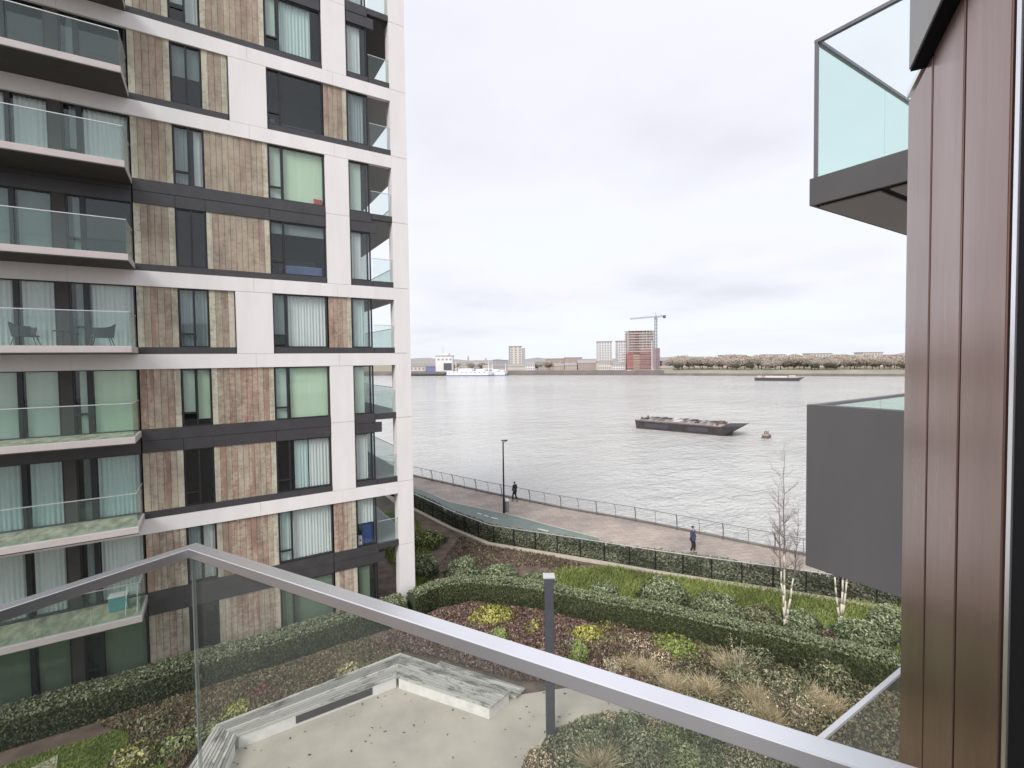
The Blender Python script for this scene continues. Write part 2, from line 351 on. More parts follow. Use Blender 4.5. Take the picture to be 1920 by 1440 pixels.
prom = [(-40, 165)]+[(-30, 120)]+FEN+[(46, -25)]+[RIV[i] for i in range(8, -1, -1)]
pm = MB()
def at_path(path, n):
    v = [Vector(p) for p in path]; ls = [0]
    for a, b in zip(v[:-1], v[1:]): ls.append(ls[-1]+(b-a).length)
    out = []
    for i in range(n+1):
        s = ls[-1]*i/n; k = min(max(j for j in range(len(ls)) if ls[j] <= s+1e-9), len(v)-2); out.append(v[k].lerp(v[k+1], (s-ls[k])/(ls[k+1]-ls[k])))
    return out
pa, pb = at_path(FEN, 40), at_path(RIV[1:10], 40)
pm.add([(p.x, p.y, 0) for p in pa]+[(p.x, p.y, 0) for p in pb], [(i, 41+i, 42+i, i+1) for i in range(40)]); pm.build('promenade', 'paving', kind='structure')
cyc = [G(*p) for p in [(778, 915), (815, 929), (843, 941), (900, 953), (965, 967), (1030, 985), (1085, 998.6), (1121, 1008)]]
cyc2 = [(20.5, 21.1), (18.0, 24.9), (15.9, 28.2), (15.1, 32.1), (14.4, 38.5), (13.8, 44)]
MB().prism(cyc+cyc2, 0.0, 0.006).build('cycle_path', 'cycle', kind='structure')
mk = MB()
def strip(mb, p, q, wd, z0, z1):
    d = (Vector(q)-Vector(p)).normalized(); n = Vector((-d.y, d.x))*wd/2
    mb.prism([(p[0]-n.x, p[1]-n.y), (q[0]-n.x, q[1]-n.y), (q[0]+n.x, q[1]+n.y), (p[0]+n.x, p[1]+n.y)], z0, z1)
for a, b in [((895, 962), (903, 964.5)), ((908, 966), (916, 968.5)), ((921, 970), (933, 973)), ((1008, 991.5), (1028, 996))]: strip(mk, G(*a), G(*b), 0.12, 0.006, 0.011)
mk.build('road_marking', 'paint', kind='structure')
el = MB()
for a, b in zip(cyc[1:-1], cyc[2:]): strip(el, a, b, 0.10, 0.006, 0.010)
el.build('path_edge_line', 'kerb', kind='structure')
kb = MB()
def off(poly, d):
    out = []
    for i, p in enumerate(poly):
        a = Vector(poly[max(i-1, 0)]); b = Vector(poly[min(i+1, len(poly)-1)]); t = (b-a).normalized(); out.append((p[0]-t.y*d, p[1]+t.x*d))
    return out
FE = FEN[2:15]; ki, ko = off(FE, -0.12), off(FE, -0.42)
for i in range(len(FE)-1): kb.prism([ki[i], ki[i+1], ko[i+1], ko[i]], -0.05, 0.10)
kb.build('kerb', 'kerb', kind='structure')
# sheets of turf and beds
HEDGE = [(7.8, 22.05), (9.3, 22.55), (11.0, 22.0), (12.7, 20.5), (14.1, 18.7), (15.2, 16.9), (17.2, 14.3), (18.1, 12.6), (19.3, 10.8), (20.4, 8.9), (21.2, 7.5), (22.8, 4.6)]
turf = [G(*p) for p in [(960, 1092), (1060, 1066), (1150, 1064), (1240, 1080), (1345, 1093), (1450, 1107), (1560, 1124), (1690, 1141)]]+[(33, 2), (24.5, 3.5)]+HEDGE[:2:-1]
MB().prism(turf, -0.1, 0.004).build('turf', 'grass_base', kind='structure')
LAWN = [(-9, 20.3), (-5.3, 20.6), (-2.6, 20.5), (-0.6, 18.9), (-1.6, 17.3), (-2.6, 15.0), (-7, 13.5), (-12, 14)]
MB().prism(LAWN, -0.1, 0.006).build('lawn', 'grass_base', kind='structure')
PLAZA = [(5.7, 18.6), (7.45, 17.61), (9.33, 14.52), (10.9, 13.9), (12.2, 12.6), (14.2, 10.9), (17, 8.5), (16.4, 7.7), (13.3, 10.2), (11.0, 12.3), (9.2, 12.6), (7.9, 11.9), (6.8, 9.5), (6.0, 5.5), (-0.5, 4.5), (-1.2, 12), (0.2, 17.4)]
MB().prism(PLAZA, -0.1, 0.010).build('terrace', 'concrete', kind='structure')
MB().prism([(-8.2, 18.8), (-4.4, 20.2), (-4.3, 19.5), (-8.0, 18.0)], -0.1, 0.03).build('stepping_path', 'concrete', kind='structure')
def fringe(poly, w, z0, z1, mat, name):
    k = MB()
    for a, b in zip(poly[:-1], poly[1:]): strip(k, a, b, w, z0, z1)
    return k.build(name, mat, kind='structure')
fringe([(13.3, 10.2), (11.0, 12.3), (9.2, 12.6), (7.9, 11.9), (6.8, 9.5), (6.0, 5.5)], 0.10, 0.0, 0.05, 'kerb', 'bed_edging')

# ------------------------------------------------------------------ foliage builders
def point_in(poly, P):
    x, y = P[:, 0], P[:, 1]; c = np.zeros(len(P), bool); n = len(poly); j = n-1
    for i in range(n):
        xi, yi = poly[i]; xj, yj = poly[j]
        m = ((yi > y) != (yj > y)) & (x < (xj-xi)*(y-yi)/((yj-yi) if yj != yi else 1e-9)+xi); c ^= m; j = i
    return c
def scatter(poly, n):
    a = np.array(poly); lo, hi = a.min(0), a.max(0); out = []
    tot = 0
    while tot < n:
        P = rng.uniform(lo, hi, (n*2, 2)); P = P[point_in(poly, P)]; out.append(P); tot += len(P)
        if len(P) == 0: break
    return np.concatenate(out)[:n]
def cover(name, poly, n, size, pal, h=0.15, clump=1.2, thr=-0.2, seed=0, up=0.6, **props):
    P = scatter(poly, n); q = np.c_[P, np.zeros(len(P))]; f = smooth_noise(q, clump, seed)
    keep = (f+rng.normal(0, 0.25, len(f))) > thr; P = P[keep]; f = f[keep]
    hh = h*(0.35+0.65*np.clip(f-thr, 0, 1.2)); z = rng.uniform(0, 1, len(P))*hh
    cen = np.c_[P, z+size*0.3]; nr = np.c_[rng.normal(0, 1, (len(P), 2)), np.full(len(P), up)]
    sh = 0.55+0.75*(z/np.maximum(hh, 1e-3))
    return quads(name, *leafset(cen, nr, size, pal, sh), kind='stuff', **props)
def blades(P, h, wd, pal, lean=0.35, lean_dir=None):
    n = len(P); hh = h*rng.uniform(0.5, 1.2, n); a = rng.uniform(0, 6.28, n); L = lean*hh*rng.uniform(0.1, 1.3, n)
    top = np.c_[np.cos(a)*L, np.sin(a)*L, hh]
    if lean_dir is not None: top += np.array(lean_dir)*hh[:, None]
    up = top/2; side = unit(np.cross(top, rng.normal(0, 1, (n, 3))))*wd*0.5
    pal = np.array(pal); c = pal[rng.integers(0, len(pal), n)]*rng.uniform(0.7, 1.3, (n, 1))
    return P+up, side, up, np.clip(c, 0, 1)
def ellip(n, r, inner=0.55, seed=1, lump=0.22):
    d = unit(rng.normal(0, 1, (n, 3))); d[:, 2] = np.abs(d[:, 2])*0.98+0.02
    rad = (rng.uniform(inner**3, 1, n))**(1/3)
    l = 1+lump*smooth_noise(d*3, 2.0, seed)
    return d*np.array(r)*(rad*l)[:, None], d, rad
def shrub(name, loc, r, n, size, pal, label, cat='shrub', seed=1, group=None, inner=0.6, lump=0.25, stems=True):
    t = thing(name, label, cat, (loc[0], loc[1], 0.0), 0, group)
    p, d, rad = ellip(n, r, inner, seed, lump); sh = 0.22+0.90*np.clip(p[:, 2]/r[2], 0, 1)*rad  # leaf colours darkened towards the base to stand for shade
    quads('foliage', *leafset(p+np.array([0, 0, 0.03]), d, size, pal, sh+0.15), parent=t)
    if stems:
        s = MB()
        for k in range(7):
            a = rng.uniform(0, 6.28); e = (math.cos(a)*r[0]*0.6, math.sin(a)*r[1]*0.6, r[2]*0.75); s.tube((0, 0, -0.05), e, 0.018, 0.006, 5)
        s.build('stem', 'bark', t)
    return t
def grass_clump(name, loc, r, h, n, pal, label, wd=0.014, lean=0.6):
    t = thing(name, label, 'ornamental grass', (loc[0], loc[1], 0), 0, 'straw coloured grass tufts'); P = np.c_[rng.normal(0, r*0.30, (n, 2)), np.zeros(n)]
    quads('blades', *blades(P, h, wd, pal, lean), parent=t); return t
def hedge(name, path, width, height, n, size, label, core=True):
    t = thing(name, label, 'hedge', (path[0][0], path[0][1], 0)); o = np.array([path[0][0], path[0][1], 0])
    pts = np.array(path, float); seg = np.diff(pts, axis=0); L = np.linalg.norm(seg, axis=1); cum = np.r_[0, np.cumsum(L)]
    s = rng.uniform(0, cum[-1], n); i = np.clip(np.searchsorted(cum, s)-1, 0, len(L)-1); f = ((s-cum[i])/L[i])[:, None]
    c = pts[i]+seg[i]*f; tn = seg[i]/L[i][:, None]; nn = np.c_[-tn[:, 1], tn[:, 0]]
    per = rng.uniform(0, 2*height+width, n); w2 = width/2
    u = np.where(per < height, -w2, np.where(per < height+width, per-height-w2, w2)); z = np.where(per < height, per, np.where(per < height+width, height, 2*height+width-per))
    nx = np.where(per < height, -1, np.where(per < height+width, 0, 1)); nz = ((per >= height) & (per < height+width)).astype(float)
    P = np.c_[c+nn*u[:, None], z]; bump = smooth_noise(P, 2.6, 3)*0.07+rng.normal(0, 0.022, n)
    # rounded shoulders
    edge = np.clip((np.abs(u)/w2)*(z/height), 0, 1)**6*0.10
    nr = np.c_[nn*nx[:, None], nz]; P = P+nr*bump[:, None]; P[:, 2] -= edge
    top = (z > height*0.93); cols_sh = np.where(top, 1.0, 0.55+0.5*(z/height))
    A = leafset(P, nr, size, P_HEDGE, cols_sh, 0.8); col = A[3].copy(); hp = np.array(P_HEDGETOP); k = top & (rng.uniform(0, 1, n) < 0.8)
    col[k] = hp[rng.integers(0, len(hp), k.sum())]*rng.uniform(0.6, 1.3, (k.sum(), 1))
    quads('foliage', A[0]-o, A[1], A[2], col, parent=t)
    if core:
        m = MB(); a, b = off(path, w2*0.86), off(path, -w2*0.86)
        for j in range(len(path)-1):
            m.prism([(a[j][0]-o[0], a[j][1]-o[1]), (a[j+1][0]-o[0], a[j+1][1]-o[1]), (b[j+1][0]-o[0], b[j+1][1]-o[1]), (b[j][0]-o[0], b[j][1]-o[1])], -0.05, height*0.93)
        cm = m.build('branches', 'hedge_core', t)
    return t
plain('hedge_core', (0.045, 0.055, 0.030), 1.0)

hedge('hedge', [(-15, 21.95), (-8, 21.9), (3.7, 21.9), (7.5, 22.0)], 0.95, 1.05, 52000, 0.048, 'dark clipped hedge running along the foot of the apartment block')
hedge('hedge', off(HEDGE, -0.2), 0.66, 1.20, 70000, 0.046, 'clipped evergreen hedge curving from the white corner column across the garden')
ivp = off(FEN[1:15], 0.25)
def ivy():
    t = thing('hedge', 'mottled dark ivy hedge filling in the fence beside the promenade', 'hedge', (ivp[0][0], ivp[0][1], 0)); o = np.array([ivp[0][0], ivp[0][1], 0])
    pts = np.array(ivp, float); seg = np.diff(pts, axis=0); L = np.linalg.norm(seg, axis=1); cum = np.r_[0, np.cumsum(L)]; n = 52000
    s = rng.uniform(cum[1]-10, cum[-1], n); i = np.clip(np.searchsorted(cum, s)-1, 0, len(L)-1); c = pts[i]+seg[i]*((s-cum[i])/L[i])[:, None]
    nn = np.c_[-seg[i][:, 1], seg[i][:, 0]]/L[i][:, None]; z = rng.uniform(0.02, 1.12, n)**0.9; dens = smooth_noise(np.c_[c, z*2], 1.7, 9)
    k = (dens+rng.normal(0, 0.35, n)) > -0.45; c, nn, z, dens = c[k], nn[k], z[k], dens[k]; n = len(z)
    P = np.c_[c+nn*rng.uniform(-0.22, 0.22, n)[:, None], z+0.06*dens]; nr = np.c_[-nn, np.full(n, 0.4)]
    A = leafset(P, nr, 0.075, [(0.15, 0.18, 0.105), (0.19, 0.22, 0.14), (0.33, 0.34, 0.26), (0.10, 0.125, 0.075), (0.24, 0.26, 0.17), (0.27, 0.24, 0.17)], 0.75+0.5*np.clip(dens, -0.5, 1))
    quads('foliage', A[0]-o, A[1], A[2], A[3], parent=t)
    m = MB(); a, b = off(ivp, 0.10), off(ivp, -0.10)
    for j in range(len(ivp)-1): m.prism([(q[0]-o[0], q[1]-o[1]) for q in (a[j], a[j+1], b[j+1], b[j])], -0.05, 0.82)
    m.build('branches', 'hedge_core', t)
ivy()

# planting zones (patches of ground cover nobody could count)
Z_RED = [(7.8, 21.5), (10.8, 21.6), (12.6, 19.8), (13.6, 18.4), (14.7, 16.6), (16.7, 13.9), (17.4, 12.6), (14.3, 11.8), (11.8, 13.6), (9.6, 15.2), (7.9, 17.8), (6.6, 19.4), (5.5, 20.6)]
cover('ground_cover', Z_RED, 56000, 0.055, P_RED, 0.16, 1.3, -0.75, 4, label='dark red leafy ground cover in front of the curved hedge', cat='ground cover')
Z_DRY = [(13.2, 16.9), (16.9, 13.6), (18.6, 10.8), (20.4, 7.4), (21.6, 4.8), (15, 6.0), (12.8, 9.9), (11.6, 13.0)]
cover('ground_cover', Z_DRY, 34000, 0.052, P_BROWN+P_MIX[:2], 0.20, 1.6, -0.5, 5, label='straw brown and green mixed planting below the hedge at right', cat='ground cover')
Z_LEFT = [(-3.6, 21.2), (5.6, 21.2), (6.6, 19.6), (6.3, 18.9), (-0.3, 18.5), (-1.2, 17.2), (-2.4, 19.9)]
cover('ground_cover', Z_LEFT, 36000, 0.054, P_BROWN, 0.16, 1.7, -0.7, 6, label='brown and olive planting between the bench and the block', cat='ground cover')
Z_LOW = [(9.1, 12.4), (7.9, 11.7), (6.9, 9.3), (6.2, 5.0), (16, 5.0), (16.0, 7.6), (13.2, 10.0), (11.0, 12.1)]
cover('ground_cover', Z_LOW, 36000, 0.05, P_MIX, 0.28, 1.8, -0.9, 7, label='grey green bushy planting directly below the balcony rail', cat='ground cover')
Z_MULCH = [(8.7, 23.6), (14.4, 30), (17.4, 24.6), (18.6, 21.6), (13.5, 20.6), (11.5, 22.4)]
cover('ground_cover', Z_MULCH, 9000, 0.06, P_RED+P_BROWN+[(0.13, 0.15, 0.05)], 0.10, 1.2, -0.1, 8, label='thin low planting on brown soil behind the column', cat='ground cover')
def grassy(name, poly, n, h, pal, wd, **props):
    P = scatter(poly, n); P3 = np.c_[P, np.zeros(len(P))]; f = smooth_noise(P3, 1.6, 11); A = blades(P3, h, wd, pal, 0.9); c = A[3]*(0.85+0.35*f)[:, None]
    return quads(name, A[0], A[1], A[2], np.clip(c, 0, 1), kind='stuff', **props)
grassy('grass', turf, 42000, 0.20, P_GRASS, 0.035, label='rough green grass strip between hedge and ivy fence', cat='grass')
grassy('grass', LAWN, 30000, 0.07, P_LAWN, 0.03, label='bright green lawn at the foot of the block', cat='grass')
Z_GR2 = [(9.0, 24.2), (10.8, 25.6), (12.8, 33), (13.6, 38), (9, 38), (9, 30)]
grassy('grass', Z_GR2, 9000, 0.25, P_GRASS, 0.04, label='uneven green grass beside the white column', cat='grass')
def litter():
    P = scatter([p for p in PLAZA], 260); keep = rng.uniform(0, 1, len(P)) < 0.9; P = P[keep]; cen = np.c_[P, np.full(len(P), 0.018)]
    nr = np.tile([0, 0, 1.0], (len(P), 1)); quads('fallen_leaves', *leafset(cen, nr, 0.05, [(0.13, 0.09, 0.06), (0.08, 0.06, 0.05), (0.22, 0.17, 0.12)], jit=0.15), kind='stuff', label='dry leaves scattered over the concrete terrace', cat='fallen leaves')
litter()

gs = 'rounded shrub'
SH = [  # px, py, radius, height, palette, leaf, n, label
 (868, 1080, 1.05, 0.95, P_GREYG, .06, 4200, 'round grey green shrub just behind the hedge, nearest the white column'),
 (935, 1090, 1.15, 0.85, P_GREYG, .06, 4200, 'second round grey green shrub behind the hedge right of the column'),
 (1010, 1096, 0.9, 0.5, P_GREYG, .06, 2600, 'low spreading grey green shrub behind the hedge above the square post'),
 (795, 1075, 0.9, 1.0, P_GREYG, .06, 3000, 'pale grey green shrub touching the right side of the white column'),
 (800, 1020, 1.3, 0.7, P_HEDGE+P_GRASS, .07, 3000, 'dark green loose shrub on the slope right of the column'),
 (1130, 1118, 0.95, 0.55, P_GREYG, .06, 2800, 'small silvery shrub at the back edge of the hedge in mid garden'),
 (1243, 1132, 1.35, 1.15, P_GREYG, .06, 5600, 'largest rounded dark shrub between hedge and grass strip'),
 (1345, 1158, 1.25, 0.95, P_GREYG, .06, 4800, 'rounded shrub left of the nearer birch clump'),
 (1420, 1172, 1.0, 0.8, P_GREYG+P_BROWN, .06, 3400, 'brownish green shrub beside the foot of the nearer birch'),
 (1500, 1182, 0.95, 0.8, P_GREYG, .06, 3200, 'green shrub just right of the nearer birch stems'),
 (1610, 1212, 1.25, 1.0, P_GREYG, .06, 4600, 'glossy dark shrub below the farther birch clump'),
 (1668, 1196, 1.1, 1.2, P_GREYG, .06, 4000, 'tall dark shrub at the far right beside the bronze wall'),
 (1560, 1208, 0.6, 0.5, P_RED, .05, 1400, 'small brown bush in the bare soil under the farther birch'),
 (920, 1158, 1.15, 0.28, P_YEL, .06, 1700, 'wide bright yellow low shrub in front of the hedge'),
 (1100, 1195, 0.75, 0.40, P_YEL, .06, 1100, 'yellow shrub right of the square post'),
 (1000, 1178, 0.50, 0.25, P_YEL+P_BROWN, .06, 480, 'sparse yellow shrub left of the square post'),
 (1150, 1170, 0.9, 0.3, P_YEL+P_BROWN+P_BROWN, .06, 700, 'patchy ochre shrub against the hedge face'),
 (935, 1200, 0.48, 0.45, P_PALEG, .045, 1500, 'pale lime bush cut by the white rail left of the post'),
 (1087, 1240, 0.45, 0.75, P_PALEG, .045, 2200, 'upright pale lime bush right of the square post'),
 (1270, 1215, 1.1, 0.30, P_GRASS, .06, 1800, 'low mossy green mound under the hedge in mid garden'),
 (1390, 1275, 0.9, 0.55, P_MIX, .05, 2400, 'grey green bush amid the straw grasses'),
 (1470, 1300, 1.0, 0.70, P_HEDGE+P_MIX, .05, 3200, 'dark green bush at right among straw grasses'),
 (1555, 1275, 1.0, 0.60, P_HEDGE+P_MIX, .05, 3000, 'dark bush left of the lower balcony rail'),
 (1620, 1250, 1.0, 0.75, P_RED+P_BROWN, .05, 2600, 'purple brown bush next to the bronze wall'),
 (1150, 1235, 0.7, 0.55, P_BROWN+P_RED, .045, 1600, 'twiggy brown bush right of the pale lime bush'),
 (1240, 1245, 0.7, 0.40, P_TAN+P_BROWN, .035, 1500, 'faded beige perennial clump left of the pale tuft'),
 (1300, 1262, 0.8, 0.35, P_MIX+P_BROWN, .035, 1600, 'dull green low clump behind the straw tufts'),
 (1415, 1245, 0.8, 0.60, P_MIX+P_GREYG, .035, 2000, 'leafy green clump against the shaded hedge face'),
 (1510, 1335, 0.8, 0.45, P_MIX+P_TAN, .035, 1600, 'mottled green and straw clump near the lower balcony rail'),
 (1400, 1345, 0.7, 0.35, P_TAN+P_MIX, .035, 1300, 'sandy seed head clump just above the rail'),
 (1200, 1215, 0.8, 0.35, P_RED+P_TAN, .035, 1500, 'pinkish brown seed head clump in mid garden'),
 (1060, 1215, 0.5, 0.30, P_MIX+P_RED, .035, 900, 'small dull clump between the post and the lime bush'),
 (870, 1190, 0.8, 0.22, P_RED+P_MIX, .04, 1300, 'low maroon clump at the left end of the red planting'),
 (1250, 1400, 0.7, 0.55, P_PALEG+P_MIX, .035, 1900, 'yellow green clump seen through the glass below the rail'),
 (1140, 1360, 0.5, 0.35, P_TAN+P_MIX, .035, 1000, 'small straw and green clump at the terrace edge'),
 (1400, 1440, 0.9, 0.6, P_MIX+P_TAN, .035, 1900, 'rough mixed clump seen through the glass toward the right'),
 (445, 1338, 0.55, 0.28, P_PALEG+P_YEL, .055, 900, 'yellow green shrub behind the left arm of the bench'),
 (400, 1375, 0.5, 0.25, P_PALEG+P_MIX, .055, 800, 'olive shrub at the left corner of the bench'),
 (340, 1400, 0.8, 0.35, P_PALEG+P_MIX, .05, 1300, 'shrub with small pale flowers beside the lawn'),
 (290, 1370, 0.7, 0.45, P_BROWN+P_MIX, .05, 1200, 'brown green shrub at the top of the lawn'),
 (655, 1262, 0.6, 0.25, P_PALEG+P_TAN, .05, 900, 'pale straw coloured shrub behind the middle of the bench'),
 (490, 1305, 0.5, 0.28, P_RED+[(0.32, 0.08, 0.05)], .05, 800, 'reddish leaved shrub between bench and hedge'),
 (250, 1430, 0.7, 0.35, P_MIX+P_YEL, .05, 1300, 'mixed green shrub at the lower edge of the lawn'),
 (1110, 1400, 0.8, 0.8, P_MIX+P_GREYG, .04, 3600, 'grey green shrub below the rail right of the square post'),
 (1200, 1425, 0.8, 0.75, P_MIX, .04, 3400, 'bushy olive shrub behind the balcony glass in mid frame'),
 (1290, 1450, 0.8, 0.7, P_PALEG+P_MIX, .04, 3000, 'light green shrub behind the balcony glass'),
 (1010, 1440, 0.5, 0.45, P_BROWN+P_TAN, .04, 1600, 'brown shrub at the left tip of the lower bed'),
 (1180, 1370, 0.6, 0.5, P_GREYG, .04, 2000, 'silver green shrub just under the rail'),
 (1320, 1400, 0.7, 0.6, P_HEDGE+P_GREYG, .04, 2400, 'dark green shrub just under the rail toward the right'),
]
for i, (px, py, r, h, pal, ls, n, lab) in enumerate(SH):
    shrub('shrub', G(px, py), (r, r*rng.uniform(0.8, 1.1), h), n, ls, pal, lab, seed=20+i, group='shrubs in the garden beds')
GC = [(1265, 1292, .7, .55, 'straw coloured grass tuft above the rail in mid garden'), (1325, 1300, .75, .6, 'second straw grass tuft along the rail'), (1372, 1262, .6, .75, 'tall pale grass tuft in front of the dark bush'),
      (1420, 1318, .8, .6, 'wide straw grass tuft right of centre'), (1500, 1310, .8, .65, 'large straw grass tuft below the dark bush'), (1440, 1352, .7, .6, 'grass tuft close above the white rail'),
      (1545, 1330, .8, .6, 'rightmost straw grass tuft beside the lower balcony rail'), (1170, 1250, .5, .5, 'thin dry grass tuft beside the brown bush'), (1215, 1262, .6, .5, 'dry grass tuft left of the straw patch'),
      (1345, 1205, .5, .5, 'pale tuft at the foot of the hedge'), (1120, 1440, .45, .7, 'blond grass plume behind the balcony glass')]
for px, py, r, h, lab in GC: grass_clump('grass_tuft', G(px, py), r*.85, h*.66, 1500, P_TAN+P_MIX[:2], lab, wd=.011, lean=1.3)
def stems(name, loc, h, lab, n=14, mat='birch', spread=0.35):
    t = thing(name, lab, 'plant', (loc[0], loc[1], 0)); m = MB(); L = []
    for k in range(n):
        a = rng.uniform(0, 6.28); hh = h*rng.uniform(0.6, 1.05); e = (math.cos(a)*spread*hh*rng.uniform(.3, 1), math.sin(a)*spread*hh*rng.uniform(.3, 1), hh); m.tube((0, 0, 0), e, 0.011, 0.003, 4)
        for q in range(5): f = rng.uniform(.4, 1); L.append(np.array(e)*f+rng.normal(0, .07, 3)); m.tube(tuple(np.array(e)*f), tuple(L[-1]+np.array([0, 0, .06])), .004, .002, 3)
    m.build('stem', mat, t); L = np.array(L); L = np.concatenate([L+rng.normal(0, .06, L.shape) for _ in range(4)])
    quads('foliage', *leafset(L, rng.normal(0, 1, L.shape), .035, P_MIX+P_TAN), parent=t)
stems('sapling', G(1385, 1275), 1.9, 'thin pale leafless sapling standing in front of the hedge', 6, spread=0.22)
stems('sapling', G(1462, 1345), 1.7, 'wispy grey green sapling among the straw grasses', 12, 'twig')
stems('sapling', G(1497, 1385), 1.6, 'wispy sapling just above the white rail at right', 12, 'twig')
stems('sapling', G(1150, 1270), 0.95, 'small twiggy whitish plant beside the pale lime bush', 12, 'birch', .6)
stems('sapling', G(1225, 1385), 1.1, 'tall wispy weed under the rail', 12, 'twig')

# birches
def birch(loc, hs, lab, seed):
    r = random.Random(seed); t = thing('birch_tree', lab, 'tree', (loc[0], loc[1], 0)); tr = MB(); tw = MB()
    def branch(p, d, L, rad, lev):
        k = 4; q = Vector(p); dd = Vector(d)
        for i in range(k):
            dd = (dd+Vector((r.uniform(-.12, .12), r.uniform(-.12, .12), 0.07))).normalized(); nx = q+dd*L/k; r0 = rad*(1-i/k*.8); r1 = rad*(1-(i+1)/k*.8); tw.tube(q, nx, r0, r1, 4)
            if lev < 3:
                for _ in range(2):
                    e = (dd+Vector((r.uniform(-.8, .8), r.uniform(-.8, .8), r.uniform(-.1, .5)))).normalized(); branch(nx, e, L*r.uniform(.3, .5), r1*.55, lev+1)
            q = nx
    for (h, lx, ly) in hs:
        p = Vector((lx*.15, ly*.15, -.1)); n = 12; rad = 0.052
        for i in range(n):
            f = (i+1)/n; s = math.sin(f*1.6); nx = Vector((lx*s+r.uniform(-.03, .03), ly*s+r.uniform(-.03, .03), h*f)); r0 = rad*(1-(i/n)*.93); r1 = rad*(1-(i+1)/n*.93)
            (tr if f < 0.45 else tw).tube(p, nx, r0, r1, 8)
            if f > 0.38:
                for _ in range(4): a = r.uniform(0, 6.28); branch(nx, Vector((math.cos(a), math.sin(a), .9)).normalized(), h*.17*(1.15-f*.7), r1*.5, 1)
            p = nx
    tr.build('trunk', 'birch', t, smooth=True); tw.build('crown', 'twig', t); return t
birch(G(1473, 1182), [(6.6, -.45, .1), (8.2, .05, .15), (5.6, .6, -.2)], 'nearer leafless birch with three white stems behind the hedge', 3)
birch(G(1576, 1176), [(5.6, -.5, .2), (6.6, .05, -.1), (6.2, .55, -.2)], 'farther leafless birch with three white stems under the grey balcony panel', 5)
birch(G(1640, 1120), [(4.2, -.3, .2), (4.0, .5, -.1)], 'small leafless birch beyond the ivy fence at right', 9)

# ------------------------------------------------------------------ fence, river railing, lamp, bin, post, bench
def resample(path, step):
    pts = [Vector(p) for p in path]; out = [pts[0].copy()]; acc = 0
    for a, b in zip(pts[:-1], pts[1:]):
        L = (b-a).length; s = step-acc
        while s <= L: out.append(a+(b-a)*(s/L)); s += step
        acc = (acc+L) % step if L < step-acc or True else 0
        acc = L-(s-step)
    return out
fen = thing('garden_fence', 'slim black garden fence with a pale top rail along the ivy hedge', 'fence', (FEN[3][0], FEN[3][1], 0)); fo = FEN[3]
fp = [(p[0]-fo[0], p[1]-fo[1]) for p in FEN[2:14]]
for p in resample(fp, 1.5): MB().box(p.x-.025, p.x+.025, p.y-.025, p.y+.025, -.05, 1.17).build('post', 'lamp_black', fen)
tr = MB(); wr = MB()
for a, b in zip(fp[:-1], fp[1:]):
    tr.tube((a[0], a[1], 1.2), (b[0], b[1], 1.2), .028, n=6)
    for z in np.arange(.3, 1.15, .28): wr.tube((a[0], a[1], z), (b[0], b[1], z), .006, n=4)
tr.build('top_rail', 'handrail', fen); wr.build('wire', 'rail_steel', fen)
rl = thing('river_railing', 'grey steel riverside railing with curved posts at the promenade edge', 'railing', (RIV[2][0], RIV[2][1], 0)); ro = RIV[2]
inner = off([tuple(p) for p in RIV[1:9]], -0.25) if False else [(p[0]-.15, p[1]-.05) for p in RIV[1:9]]
rp = resample([(p[0]-ro[0], p[1]-ro[1]) for p in inner], 1.55)
for i, p in enumerate(rp):
    q = rp[min(i+1, len(rp)-1)]; pq = rp[max(i-1, 0)]; tdir = (q-pq).normalized(); n = Vector((-tdir.y, tdir.x)); n = n if n.x < 0 else -n
    m = MB(); wd = 0.042 if i % 2 == 0 else 0.020; prev = None
    prof = [(0.0, 0.0), (0.02, .35), (.0, .7), (-.10, 1.0), (-.22, 1.16)]
    for (o_, z) in prof:
        cur = (p.x-n.x*o_*-1, p.y-n.y*o_*-1, z); cur = (p.x+n.x*(-o_), p.y+n.y*(-o_), z)
        if prev: m.tube(prev, cur, wd, wd*.85, 6)
        prev = cur
    m.build('post', 'rail_steel', rl)
m = MB(); m2 = MB()
for a, b in zip(rp[:-1], rp[1:]):
    m.tube((a.x-.2, a.y-.08, 1.16), (b.x-.2, b.y-.08, 1.16), .024, n=6)
    for z in (.15, .32, .49, .66, .83, 1.0): m2.tube((a.x-.05, a.y, z), (b.x-.05, b.y, z), .007, n=4)
m.build('top_rail', 'rail_steel', rl); m2.build('wire', 'rail_steel', rl)

lp = G(945, 962); t = thing('street_lamp', 'tall thin black lamp post on the promenade', 'street lamp', (lp[0], lp[1], 0))
MB().tube((0, 0, 0), (0, 0, 1.2), .10, .09, 12).tube((0, 0, 1.2), (0, 0, 5.75), .075, .05, 12).build('pole', 'lamp_black', t)
a = Vector((math.cos(-.2), math.sin(-.2), 0)); MB().tube((0, 0, 5.66), a*.32+Vector((0, 0, 5.8)), .03, .025, 6).build('arm', 'lamp_black', t)
MB().prism([(-.12, -.12), (.38, -.1), (.38, .1), (-.12, .12)], 5.80, 5.87).build('lamp_head', 'lamp_black', t, bevel=.02)
bp_ = G(949.5, 958); t = thing('litter_bin', 'grey litter bin with a white lid beside the lamp post', 'litter bin', (bp_[0], bp_[1], 0))
MB().tube((0, 0, 0.05), (0, 0, .85), .22, .24, 16).build('body', 'bin_grey', t); MB().tube((0, 0, .85), (0, 0, .98), .26, .16, 16).build('lid', 'bin_lid', t); MB().tube((0, 0, 0), (0, 0, .05), .15, n=12).build('foot', 'lamp_black', t)
t = thing('lamp_column', 'square dark grey metal column rising from the garden terrace', 'lamp column', (9.05, 12.35, 0), math.radians(-33))
